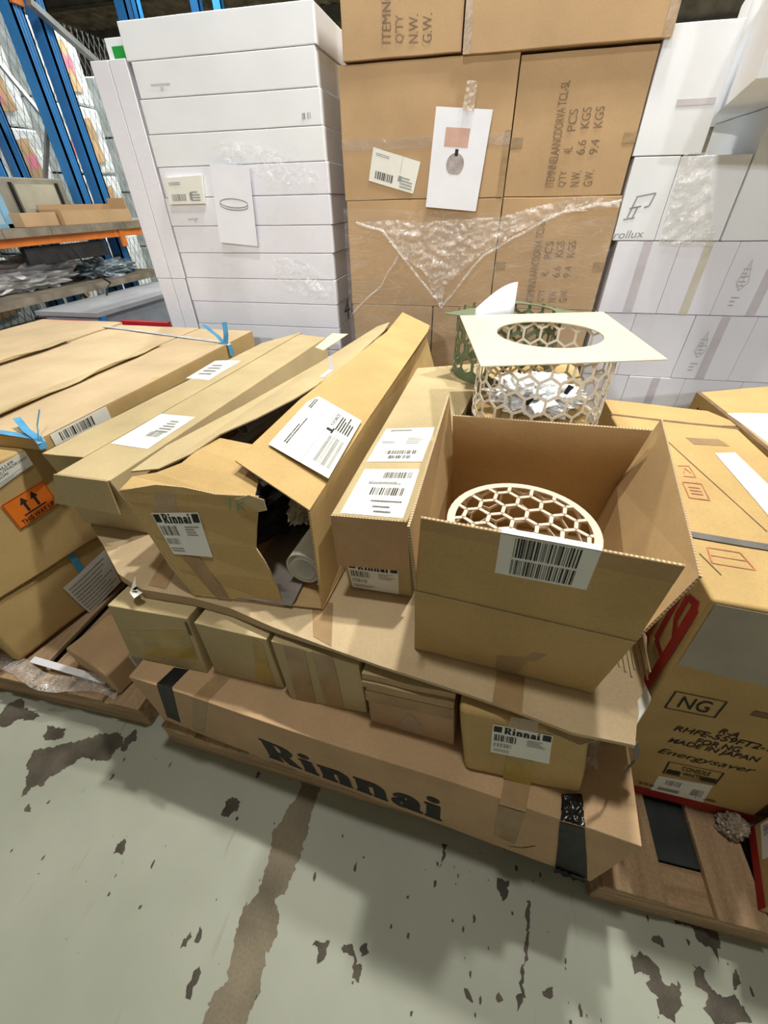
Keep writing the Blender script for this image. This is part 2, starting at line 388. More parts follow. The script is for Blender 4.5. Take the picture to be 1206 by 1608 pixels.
def filmsheet(name, P, nx, ny, m, parent=None, amp=0.006, fr=14, inside=None, seed=0, loc=None):
    """thin crinkled sheet; P(a,b)->(point, normal)"""
    V=[];idx={};F=[]
    for j in range(ny+1):
        for i in range(nx+1):
            p,n=P(i/nx,j/ny); q=p*fr+Vector((seed,seed*2,0))
            V.append(p+n*amp*(abs(noise.noise(q))*1.4+0.6*abs(noise.noise(q*2.7))))
    for j in range(ny):
        for i in range(nx):
            if inside is None or inside((i+.5)/nx,(j+.5)/ny): F.append([j*(nx+1)+i,j*(nx+1)+i+1,(j+1)*(nx+1)+i+1,(j+1)*(nx+1)+i])
    used=sorted({k for f in F for k in f}); mp={k:i for i,k in enumerate(used)}
    return mesh(name,[V[k] for k in used],[[mp[k] for k in f] for f in F],m,parent,smooth=True,loc=loc)
def inpoly(x,y,P):
    r=False
    for (x0,y0),(x1,y1) in zip(P,P[1:]+P[:1]):
        if (y0>y)!=(y1>y) and x<(x1-x0)*(y-y0)/(y1-y0)+x0: r=not r
    return r
ORD=['topmost','second from the top','third from the top','fourth from the top','fifth from the top','sixth from the top','seventh from the top','eighth from the top','ninth from the top','tenth from the top','eleventh from the top','twelfth from the top','thirteenth from the top','fourteenth from the top','fifteenth from the top']
K = {
'long': [[-0.9265,0.504,0.121],[0.4475,0.3636,0.121],[0.5062,0.9093,0.121],[-0.8735,1.0301,0.121],[-0.908,0.4835,0.433],[0.4704,0.3697,0.433],[0.5211,0.908,0.433],[-0.8686,1.0296,0.433]],
'yel': [[-0.9482,0.5447,0.4335],[-0.6781,0.5402,0.4335],[-0.5953,1.4866,0.4335],[-0.8654,1.4911,0.4335],[-0.9303,0.5584,0.664],[-0.6821,0.5612,0.664],[-0.5993,1.5076,0.664],[-0.8475,1.5048,0.664]],
'small': [[-0.6567,0.5469,0.4335],[-0.4324,0.5433,0.4335],[-0.3496,1.4897,0.4335],[-0.5739,1.4932,0.4335],[-0.657,0.5545,0.663],[-0.4455,0.5461,0.663],[-0.3627,1.4925,0.663],[-0.5742,1.5009,0.663]],
'tap': [[-0.405,0.5201,0.4335],[-0.1814,0.5254,0.4335],[-0.0986,1.4718,0.4335],[-0.3222,1.4665,0.4335],[-0.4322,0.5443,0.664],[-0.1917,0.5239,0.664],[-0.1089,1.4703,0.664],[-0.3494,1.4907,0.664]],
'dark': [[-0.1678,0.5072,0.4335],[0.057,0.4909,0.4335],[0.1398,1.4373,0.4335],[-0.085,1.4536,0.4335],[-0.1774,0.5138,0.61],[0.0401,0.5079,0.61],[0.1229,1.4543,0.61],[-0.0946,1.4602,0.61]],
'lab': [[0.0834,0.4336,0.4335],[0.3544,0.4426,0.4335],[0.4372,1.389,0.4335],[0.1662,1.38,0.4335],[0.0459,0.467,0.662],[0.3173,0.4601,0.662],[0.4001,1.4065,0.662],[0.1287,1.4133,0.662]],
'E': [[-0.2727,0.7265,0.702],[-0.0971,0.7262,0.702],[0.0162,1.9058,0.702],[-0.1681,1.922,0.702],[-0.2944,0.707,0.967],[-0.1139,0.7189,0.967],[0.0461,1.9032,0.967],[-0.2548,1.7708,0.967]],
'B': [[-1.2326,0.8214,0.702],[-0.9732,0.8166,0.702],[-0.8343,2.2814,0.702],[-1.0386,2.2993,0.702],[-1.1837,0.7921,0.92],[-0.9963,0.7901,0.92],[-0.8803,2.3575,0.92],[-1.059,2.4009,0.92]],
'A': [[-1.3299,0.9194,0.702],[-1.1755,0.9059,0.702],[-1.0396,2.46,0.702],[-1.2089,2.4748,0.702],[-1.3683,0.9084,0.905],[-1.1846,0.8951,0.918],[-1.0744,2.4788,0.915],[-1.2096,2.2172,0.915]],
'F': [[-0.0662,0.5705,0.7045],[0.3214,0.5403,0.7045],[0.3997,1.0692,0.7045],[-0.0295,1.0967,0.7045],[-0.0717,0.5669,0.91],[0.3379,0.5267,0.91],[0.4209,1.0696,0.91],[-0.0389,1.0977,0.91]],
'G': [[-0.0059,1.1951,0.702],[0.3627,1.1628,0.702],[0.4364,2.12,0.702],[0.0778,2.1514,0.702],[-0.0059,1.1951,0.968],[0.3627,1.1628,0.968],[0.4364,2.12,0.968],[0.0778,2.1514,0.968]],
'C': [[-0.6753,0.6096,0.703],[-0.3163,0.6355,0.703],[-0.1868,2.2247,0.703],[-0.6052,2.2614,0.703],[-0.8571,0.6908,0.97],[-0.3293,0.6733,1.0],[-0.2842,2.2326,1.0],[-0.5914,2.4087,0.97]],
'U2': [[-2.1862,0.7172,0.142],[-1.604,0.572,0.142],[-1.4201,1.3094,0.142],[-2.0023,1.4546,0.142],[-2.1862,0.7172,0.43],[-1.604,0.572,0.43],[-1.4201,1.3094,0.43],[-2.0023,1.4546,0.43]],
'U1': [[-2.1745,0.7143,0.431],[-1.5924,0.5691,0.431],[-1.4085,1.3065,0.431],[-1.9907,1.4517,0.431],[-2.1745,0.7143,0.882],[-1.5924,0.5691,0.882],[-1.4085,1.3065,0.882],[-1.9907,1.4517,0.882]],
'T1': [[-1.745,0.952,0.884],[-1.404,0.952,0.884],[-1.36,2.388,0.884],[-1.71,2.388,0.884],[-1.745,0.952,0.93],[-1.404,0.952,0.93],[-1.36,2.388,0.93],[-1.71,2.388,0.93]],
'T2': [[-2.3,0.955,0.884],[-1.76,0.955,0.884],[-1.725,2.4,0.884],[-2.3,2.4,0.884],[-2.3,0.955,0.932],[-1.76,0.955,0.932],[-1.725,2.4,0.932],[-2.3,2.4,0.932]],
'T3': [[-2.95,0.96,0.884],[-2.32,0.96,0.884],[-2.32,2.45,0.884],[-2.95,2.45,0.884],[-2.95,0.96,0.936],[-2.32,0.96,0.936],[-2.32,2.45,0.936],[-2.95,2.45,0.936]],
'U3': [[-2.96,1.05,0.142],[-2.3,1.05,0.142],[-2.3,1.62,0.142],[-2.96,1.62,0.142],[-2.96,1.05,0.882],[-2.3,1.05,0.882],[-2.3,1.62,0.882],[-2.96,1.62,0.882]],
'smallL': [[-1.36,0.6,0.131],[-1.1271,0.5419,0.131],[-1.0425,0.8815,0.131],[-1.2753,0.9396,0.131],[-1.36,0.6,0.26],[-1.1271,0.5419,0.26],[-1.0425,0.8815,0.26],[-1.2753,0.9396,0.26]],
'heater': [[0.49,0.605,0.141],[0.9,0.592,0.141],[0.9,1.39,0.141],[0.49,1.38,0.141],[0.4803,0.6191,0.95],[0.858,0.6,0.95],[0.8367,1.4168,0.95],[0.4657,1.4581,0.95]],
'R2': [[0.5,1.43,0.15],[0.86,1.45,0.15],[0.82,1.58,0.15],[0.5,1.6,0.15],[0.475,1.4,0.948],[0.865,1.44,0.948],[0.8,1.55,0.948],[0.475,1.6,0.948]],
'R3': [[0.93,0.62,0.141],[1.5,0.6,0.141],[1.5,2.0,0.141],[0.93,2.0,0.141],[0.905,0.62,0.95],[1.5,0.6,0.95],[1.5,2.0,0.95],[0.82,1.72,0.95]],
'R4': [[0.845,0.394,0.131],[1.35,0.37,0.131],[1.35,0.57,0.131],[0.897,0.577,0.131],[0.845,0.394,0.5],[1.35,0.37,0.5],[1.35,0.57,0.5],[0.897,0.577,0.5]],
'W0': [[-1.875,2.62,2.1122],[-0.886,2.62,2.1122],[-0.886,3.59,2.1122],[-1.875,3.59,2.1122],[-1.875,2.62,2.2439],[-0.886,2.62,2.2439],[-0.886,3.59,2.2439],[-1.875,3.59,2.2439]],
'W1': [[-1.855,2.62,1.9784],[-0.892,2.62,1.9784],[-0.892,3.59,1.9784],[-1.855,3.59,1.9784],[-1.855,2.62,2.1102],[-0.892,2.62,2.1102],[-0.892,3.59,2.1102],[-1.855,3.59,2.1102]],
'W2': [[-1.863,2.62,1.8447],[-0.886,2.62,1.8447],[-0.886,3.59,1.8447],[-1.863,3.59,1.8447],[-1.863,2.62,1.9764],[-0.886,2.62,1.9764],[-0.886,3.59,1.9764],[-1.863,3.59,1.9764]],
'W3': [[-1.869,2.62,1.7109],[-0.882,2.62,1.7109],[-0.882,3.59,1.7109],[-1.869,3.59,1.7109],[-1.869,2.62,1.8427],[-0.882,2.62,1.8427],[-0.882,3.59,1.8427],[-1.869,3.59,1.8427]],
'W4': [[-1.865,2.62,1.5772],[-0.876,2.62,1.5772],[-0.876,3.59,1.5772],[-1.865,3.59,1.5772],[-1.865,2.62,1.7089],[-0.876,2.62,1.7089],[-0.876,3.59,1.7089],[-1.865,3.59,1.7089]],
'W5': [[-1.875,2.62,1.4435],[-0.878,2.62,1.4435],[-0.878,3.59,1.4435],[-1.875,3.59,1.4435],[-1.875,2.62,1.5752],[-0.878,2.62,1.5752],[-0.878,3.59,1.5752],[-1.875,3.59,1.5752]],
'W6': [[-1.871,2.62,1.3097],[-0.881,2.62,1.3097],[-0.881,3.59,1.3097],[-1.871,3.59,1.3097],[-1.871,2.62,1.4415],[-0.881,2.62,1.4415],[-0.881,3.59,1.4415],[-1.871,3.59,1.4415]],
'W7': [[-1.869,2.62,1.176],[-0.886,2.62,1.176],[-0.886,3.59,1.176],[-1.869,3.59,1.176],[-1.869,2.62,1.3077],[-0.886,2.62,1.3077],[-0.886,3.59,1.3077],[-1.869,3.59,1.3077]],
'W8': [[-1.875,2.62,1.0422],[-0.884,2.62,1.0422],[-0.884,3.59,1.0422],[-1.875,3.59,1.0422],[-1.875,2.62,1.174],[-0.884,2.62,1.174],[-0.884,3.59,1.174],[-1.875,3.59,1.174]],
'W9': [[-1.871,2.62,0.9085],[-0.886,2.62,0.9085],[-0.886,3.59,0.9085],[-1.871,3.59,0.9085],[-1.871,2.62,1.0402],[-0.886,2.62,1.0402],[-0.886,3.59,1.0402],[-1.871,3.59,1.0402]],
'W10': [[-1.875,2.62,0.7747],[-0.886,2.62,0.7747],[-0.886,3.59,0.7747],[-1.875,3.59,0.7747],[-1.875,2.62,0.9065],[-0.886,2.62,0.9065],[-0.886,3.59,0.9065],[-1.875,3.59,0.9065]],
'W11': [[-1.875,2.62,0.641],[-0.886,2.62,0.641],[-0.886,3.59,0.641],[-1.875,3.59,0.641],[-1.875,2.62,0.7727],[-0.886,2.62,0.7727],[-0.886,3.59,0.7727],[-1.875,3.59,0.7727]],
'W12': [[-1.875,2.62,0.5072],[-0.886,2.62,0.5072],[-0.886,3.59,0.5072],[-1.875,3.59,0.5072],[-1.875,2.62,0.639],[-0.886,2.62,0.639],[-0.886,3.59,0.639],[-1.875,3.59,0.639]],
'W13': [[-1.875,2.62,0.3735],[-0.886,2.62,0.3735],[-0.886,3.59,0.3735],[-1.875,3.59,0.3735],[-1.875,2.62,0.5052],[-0.886,2.62,0.5052],[-0.886,3.59,0.5052],[-1.875,3.59,0.5052]],
'W14': [[-1.875,2.62,0.2398],[-0.886,2.62,0.2398],[-0.886,3.59,0.2398],[-1.875,3.59,0.2398],[-1.875,2.62,0.3715],[-0.886,2.62,0.3715],[-0.886,3.59,0.3715],[-1.875,3.59,0.3715]],
'Bm1': [[-0.791,2.62,1.5475],[0.0225,2.62,1.5475],[0.0225,3.22,1.5475],[-0.791,3.22,1.5475],[-0.791,2.62,2.0393],[0.0225,2.62,2.0393],[0.0225,3.22,2.0393],[-0.791,3.22,2.0393]],
'Bm2': [[0.0274,2.625,1.5488],[0.5639,2.625,1.5488],[0.5639,3.22,1.5488],[0.0274,3.22,1.5488],[0.0274,2.625,2.0278],[0.5639,2.625,2.0278],[0.5639,3.22,2.0278],[0.0274,3.22,2.0278]],
'Bt1': [[-0.761,2.61,2.0478],[-0.2296,2.61,2.0478],[-0.2296,3.22,2.0478],[-0.761,3.22,2.0478],[-0.761,2.61,2.5481],[-0.2296,2.61,2.5481],[-0.2296,3.22,2.5481],[-0.761,3.22,2.5481]],
'Bt2': [[-0.2221,2.605,2.0391],[0.5926,2.605,2.0391],[0.5926,3.22,2.0391],[-0.2221,3.22,2.0391],[-0.2221,2.605,2.5356],[0.5926,2.605,2.5356],[0.5926,3.22,2.5356],[-0.2221,3.22,2.5356]],
'Bl1': [[-0.7835,2.62,1.051],[0.0225,2.62,1.051],[0.0225,3.22,1.051],[-0.7835,3.22,1.051],[-0.7835,2.62,1.545],[0.0225,2.62,1.545],[0.0225,3.22,1.545],[-0.7835,3.22,1.545]],
'Bl2': [[0.0274,2.62,1.051],[0.5739,2.62,1.051],[0.5739,3.22,1.051],[0.0274,3.22,1.051],[0.0274,2.62,1.5453],[0.5739,2.62,1.5453],[0.5739,3.22,1.5453],[0.0274,3.22,1.5453]],
'Bg1': [[-0.7798,2.62,0.5519],[-0.2994,2.62,0.5519],[-0.2994,3.22,0.5519],[-0.7798,3.22,0.5519],[-0.7798,2.62,1.0497],[-0.2994,2.62,1.0497],[-0.2994,3.22,1.0497],[-0.7798,3.22,1.0497]],
'Bg2': [[-0.2932,2.62,0.5519],[0.5739,2.62,0.5519],[0.5739,3.22,0.5519],[-0.2932,3.22,0.5519],[-0.2932,2.62,1.0497],[0.5739,2.62,1.0497],[0.5739,3.22,1.0497],[-0.2932,3.22,1.0497]],
'WA': [[0.57,2.62,1.685],[0.845,2.62,1.685],[0.845,3.02,1.685],[0.57,3.02,1.685],[0.57,2.62,2.078],[0.845,2.62,2.078],[0.845,3.02,2.078],[0.57,3.02,2.078]],
'WB': [[0.752,2.07,1.832],[1.35,1.94,1.832],[1.63,3.2,1.832],[1.03,3.33,1.832],[0.752,2.07,2.26],[1.35,1.94,2.26],[1.63,3.2,2.26],[1.03,3.33,2.26]],
'WC': [[1.056,2.61,1.368],[1.7,2.61,1.368],[1.7,3.22,1.368],[1.056,3.22,1.368],[1.056,2.61,1.83],[1.7,2.61,1.83],[1.7,3.22,1.83],[1.056,3.22,1.83]],
'crane': [[0.58,2.62,1.368],[0.77,2.62,1.368],[0.77,3.02,1.368],[0.58,3.02,1.368],[0.58,2.62,1.682],[0.77,2.62,1.682],[0.77,3.02,1.682],[0.58,3.02,1.682]],
'filmbox': [[0.772,2.62,1.368],[1.052,2.62,1.368],[1.052,3.02,1.368],[0.772,3.02,1.368],[0.772,2.62,1.68],[1.052,2.62,1.68],[1.052,3.02,1.68],[0.772,3.02,1.68]],
'q0_0': [[0.606,2.62,1.043],[0.892,2.62,1.043],[0.892,3.02,1.043],[0.606,3.02,1.043],[0.606,2.62,1.365],[0.892,2.62,1.365],[0.892,3.02,1.365],[0.606,3.02,1.365]],
'q0_1': [[0.894,2.623,1.043],[1.148,2.623,1.043],[1.148,3.02,1.043],[0.894,3.02,1.043],[0.894,2.623,1.365],[1.148,2.623,1.365],[1.148,3.02,1.365],[0.894,3.02,1.365]],
'q0_2': [[1.15,2.626,1.043],[1.419,2.626,1.043],[1.419,3.02,1.043],[1.15,3.02,1.043],[1.15,2.626,1.365],[1.419,2.626,1.365],[1.419,3.02,1.365],[1.15,3.02,1.365]],
'q0_3': [[1.421,2.62,1.043],[1.679,2.62,1.043],[1.679,3.02,1.043],[1.421,3.02,1.043],[1.421,2.62,1.365],[1.679,2.62,1.365],[1.679,3.02,1.365],[1.421,3.02,1.365]],
'q1_0': [[0.601,2.623,0.712],[0.799,2.623,0.712],[0.799,3.02,0.712],[0.601,3.02,0.712],[0.601,2.623,1.04],[0.799,2.623,1.04],[0.799,3.02,1.04],[0.601,3.02,1.04]],
'q1_1': [[0.801,2.626,0.712],[1.088,2.626,0.712],[1.088,3.02,0.712],[0.801,3.02,0.712],[0.801,2.626,1.04],[1.088,2.626,1.04],[1.088,3.02,1.04],[0.801,3.02,1.04]],
'q1_2': [[1.09,2.62,0.712],[1.374,2.62,0.712],[1.374,3.02,0.712],[1.09,3.02,0.712],[1.09,2.62,1.04],[1.374,2.62,1.04],[1.374,3.02,1.04],[1.09,3.02,1.04]],
'q1_3': [[1.376,2.623,0.712],[1.659,2.623,0.712],[1.659,3.02,0.712],[1.376,3.02,0.712],[1.376,2.623,1.04],[1.659,2.623,1.04],[1.659,3.02,1.04],[1.376,3.02,1.04]],
'q2_0': [[0.601,2.626,0.4],[0.87,2.626,0.4],[0.87,3.02,0.4],[0.601,3.02,0.4],[0.601,2.626,0.709],[0.87,2.626,0.709],[0.87,3.02,0.709],[0.601,3.02,0.709]],
'q2_1': [[0.872,2.62,0.4],[1.167,2.62,0.4],[1.167,3.02,0.4],[0.872,3.02,0.4],[0.872,2.62,0.709],[1.167,2.62,0.709],[1.167,3.02,0.709],[0.872,3.02,0.709]],
'q2_2': [[1.169,2.623,0.4],[1.459,2.623,0.4],[1.459,3.02,0.4],[1.169,3.02,0.4],[1.169,2.623,0.709],[1.459,2.623,0.709],[1.459,3.02,0.709],[1.169,3.02,0.709]],
'q2_3': [[1.461,2.626,0.4],[1.719,2.626,0.4],[1.719,3.02,0.4],[1.461,3.02,0.4],[1.461,2.626,0.709],[1.719,2.626,0.709],[1.719,3.02,0.709],[1.461,3.02,0.709]],
'tu1': [[-2.09,2.62,1.17],[-1.985,2.62,1.17],[-1.985,3.52,1.17],[-2.09,3.52,1.17],[-2.09,2.62,2.125],[-1.985,2.62,2.125],[-1.985,3.52,2.125],[-2.09,3.52,2.125]],
'tu2': [[-1.982,2.62,1.17],[-1.882,2.62,1.17],[-1.882,3.52,1.17],[-1.982,3.52,1.17],[-1.982,2.62,2.125],[-1.882,2.62,2.125],[-1.882,3.52,2.125],[-1.982,3.52,2.125]],
'tv1': [[-2.085,2.62,0.2],[-1.985,2.62,0.2],[-1.985,3.52,0.2],[-2.085,3.52,0.2],[-2.085,2.62,1.168],[-1.985,2.62,1.168],[-1.985,3.52,1.168],[-2.085,3.52,1.168]],
'tv2': [[-1.982,2.62,0.2],[-1.888,2.62,0.2],[-1.888,3.52,0.2],[-1.982,3.52,0.2],[-1.982,2.62,1.168],[-1.888,2.62,1.168],[-1.888,3.52,1.168],[-1.982,3.52,1.168]],
}
D = {
'long_tapeL_top': ('long','top',[[0.072,0.009],[0.109,0.017],[0.118,0.128],[0.083,0.118]]),
'long_tapeL_front': ('long','front',[[0.026,0.155],[0.066,0.138],[0.122,1.095],[0.08,1.049]]),
'long_tapeM_top': ('long','top',[[0.164,-0.002],[0.202,0.001],[0.216,0.148],[0.182,0.142]]),
'long_tapeM_front': ('long','front',[[0.101,0.104],[0.134,0.1],[0.203,1.007],[0.163,0.987]]),
'long_tapeR_top': ('long','top',[[0.784,-0.022],[0.826,-0.016],[0.832,0.098],[0.788,0.084]]),
'long_tapeR_front': ('long','front',[[0.81,0.245],[0.853,0.192],[0.83,0.926],[0.788,0.894]]),
'long_blackR_top': ('long','top',[[0.879,-0.006],[0.916,-0.003],[0.912,0.119],[0.881,0.095]]),
'long_blackR_front': ('long','front',[[0.939,-0.01],[0.991,0.043],[0.918,0.981],[0.881,0.97]]),
'long_rinnai': ('long','front',[[0.327,0.133],[0.705,0.147],[0.691,0.634],[0.309,0.52]]),
'yel_tape': ('yel','front',[[0.223,0.096],[0.944,0.258],[0.942,0.793],[0.153,0.573]]),
'small_tape': ('small','front',[[0.631,0.065],[0.892,0.032],[0.922,0.907],[0.806,0.952]]),
'tap_1': ('tap','front',[[0.085,-0.001],[0.34,-0.031],[0.394,1.009],[0.144,1.003]]),
'tap_2': ('tap','front',[[0.472,0.009],[0.712,0.017],[0.722,1.019],[0.484,1.024]]),
'dark_tape': ('dark','front',[[-0.016,0.564],[0.993,0.615],[1.0,0.862],[-0.013,0.824]]),
'lab_label': ('lab','front',[[0.255,0.422],[0.718,0.489],[0.723,0.952],[0.279,0.885]]),
'lab_tape1': ('lab','front',[[0.352,0.016],[0.592,-0.001],[0.603,0.436],[0.386,0.447]]),
'lab_tape2': ('lab','front',[[0.393,0.906],[0.606,0.926],[0.615,1.102],[0.407,1.064]]),
'C_label': ('C','front',[[0.067,0.428],[0.345,0.445],[0.411,0.878],[0.113,0.816]]),
'C_tape1': ('C','front',[[0.197,0.842],[0.324,0.851],[0.4,1.078],[0.249,1.077]]),
'C_tape2': ('C','front',[[0.174,-0.042],[0.281,-0.087],[0.238,0.417],[0.119,0.422]]),
'E_label1': ('E','top',[[0.074,0.24],[0.792,0.224],[0.717,0.417],[0.073,0.446]]),
'E_label2': ('E','top',[[0.129,0.005],[0.934,0.005],[0.812,0.188],[0.093,0.199]]),
'E_flap': ('E','front',[[-0.101,0.386],[1.014,0.448],[1.0,1.0],[0.0,1.0]]),
'E_label3': ('E','front',[[-0.107,-0.018],[0.817,-0.003],[0.867,0.422],[0.007,0.39]]),
'F_tape': ('F','front',[[0.479,0.011],[0.605,0.022],[0.64,0.477],[0.468,0.464]]),
'B_label': ('B','top',[[0.054,0.121],[0.841,0.12],[0.81,0.278],[0.008,0.273]]),
'A_label': ('A','top',[[-0.181,0.568],[0.706,0.472],[0.617,0.669],[-0.437,0.807]]),
'T1_label': ('T1','right',[[0.03,0.168],[0.199,0.068],[0.194,1.206],[0.024,1.146]]),
'U1_way': ('U1','right',[[0.325,0.446],[0.521,0.484],[0.521,0.721],[0.322,0.694]]),
'U1_inst': ('U1','right',[[0.338,0.824],[0.519,0.859],[0.515,0.999],[0.309,0.962]]),
'U2_label': ('U2','right',[[0.37,-0.039],[0.579,0.059],[0.597,0.753],[0.326,0.607]]),
'U2_strap': ('U2','right',[[0.416,-0.394],[0.452,-0.625],[0.462,0.814],[0.428,0.968]]),
'sm_label': ('smallL','right',[[0.24,0.729],[0.385,0.817],[0.383,1.189],[0.236,1.325]]),
'h_ng': ('heater','front',[[0.109,0.555],[0.359,0.561],[0.355,0.645],[0.1,0.642]]),
'h_ra': ('heater','front',[[0.437,0.488],[0.54,0.484],[0.538,0.514],[0.436,0.518]]),
'h_rh': ('heater','front',[[0.228,0.449],[0.737,0.455],[0.73,0.485],[0.222,0.479]]),
'h_for': ('heater','front',[[0.378,0.408],[0.61,0.415],[0.602,0.445],[0.369,0.438]]),
'h_made': ('heater','front',[[0.246,0.372],[0.734,0.379],[0.724,0.415],[0.242,0.405]]),
'h_en': ('heater','front',[[0.233,0.298],[0.761,0.312],[0.758,0.352],[0.233,0.338]]),
'h_con': ('heater','front',[[0.344,0.188],[0.645,0.201],[0.629,0.284],[0.33,0.271]]),
'h_lab': ('heater','front',[[0.352,0.052],[0.68,0.057],[0.642,0.19],[0.332,0.164]]),
'h_red': ('heater','front',[[0.294,-0.038],[0.989,-0.026],[0.95,0.044],[0.251,0.035]]),
'h_tape': ('heater','front',[[0.031,0.756],[0.468,0.74],[0.243,0.98],[0.017,0.989]]),
'h_tlabel': ('heater','top',[[0.6,0.376],[0.794,0.571],[0.772,0.77],[0.615,0.745]]),
'h_strap': ('heater','top',[[0.082,0.222],[0.437,0.213],[0.465,0.241],[0.095,0.24]]),
'h_st1': ('heater','top',[[0.204,0.421],[0.322,0.422],[0.344,0.514],[0.225,0.511]]),
'h_st2': ('heater','top',[[0.26,0.549],[0.327,0.553],[0.348,0.624],[0.27,0.614]]),
'h_lred': ('heater','left',[[0.978,0.565],[0.983,0.672],[0.979,0.96],[0.952,0.928]]),
'h_lhook': ('heater','left',[[0.929,0.837],[0.969,0.863],[0.964,0.953],[0.925,0.943]]),
'w_print': ('W1','front',[[0.077,0.203],[0.196,0.161],[0.205,0.479],[0.085,0.473]]),
'w_print2': ('W2','front',[[0.897,0.175],[0.949,0.194],[0.948,0.365],[0.897,0.347]]),
'w_print3': ('W5','front',[[0.12,0.115],[0.209,0.133],[0.206,0.362],[0.122,0.346]]),
'w_label4': ('W4','front',[[0.029,-0.233],[0.253,-0.235],[0.273,0.716],[0.036,0.654]]),
'b_label': ('Bm1','front',[[0.162,0.163],[0.447,0.042],[0.487,0.298],[0.199,0.423]]),
'b_print_m2': ('Bm2','front',[[0.343,0.083],[0.773,0.074],[0.707,0.807],[0.323,0.828]]),
'b_print_t1': ('Bt1','front',[[0.334,0.092],[0.778,0.072],[0.765,0.305],[0.339,0.336]]),
'b_tape_m1': ('Bm1','front',[[0.029,0.388],[0.966,0.454],[0.968,0.541],[0.025,0.475]]),
'crane_pic': ('crane','front',[[0.116,0.326],[0.413,0.324],[0.679,0.522],[0.157,0.527]]),
'crane_txt': ('crane','front',[[0.055,0.0],[0.723,0.033],[0.668,0.132],[-0.004,0.117]]),
'w40': ('W9','right',[[0.145,0.212],[0.37,-0.14],[0.352,0.859],[0.162,1.1]]),
'q00t': ('q0_0','front',[[0.485,-0.015],[0.682,-0.01],[0.56,0.911],[0.379,0.911]]),
'q01t': ('q0_1','front',[[0.554,-0.001],[0.788,0.005],[0.668,0.912],[0.474,0.912]]),
'q02t': ('q0_2','front',[[0.678,0.024],[0.825,0.028],[0.593,0.833],[0.446,0.833]]),
'q11t': ('q1_2','front',[[0.443,0.016],[0.609,0.024],[0.585,0.946],[0.432,0.942]]),
'r4_label': ('R4','left',[[0.355,0.12],[0.302,0.289],[-0.186,0.248],[-0.231,0.002]]),
'Ff_label': ('Fflap','front',[[0.351,0.51],[0.724,0.533],[0.714,1.031],[0.334,1.002]]),
}
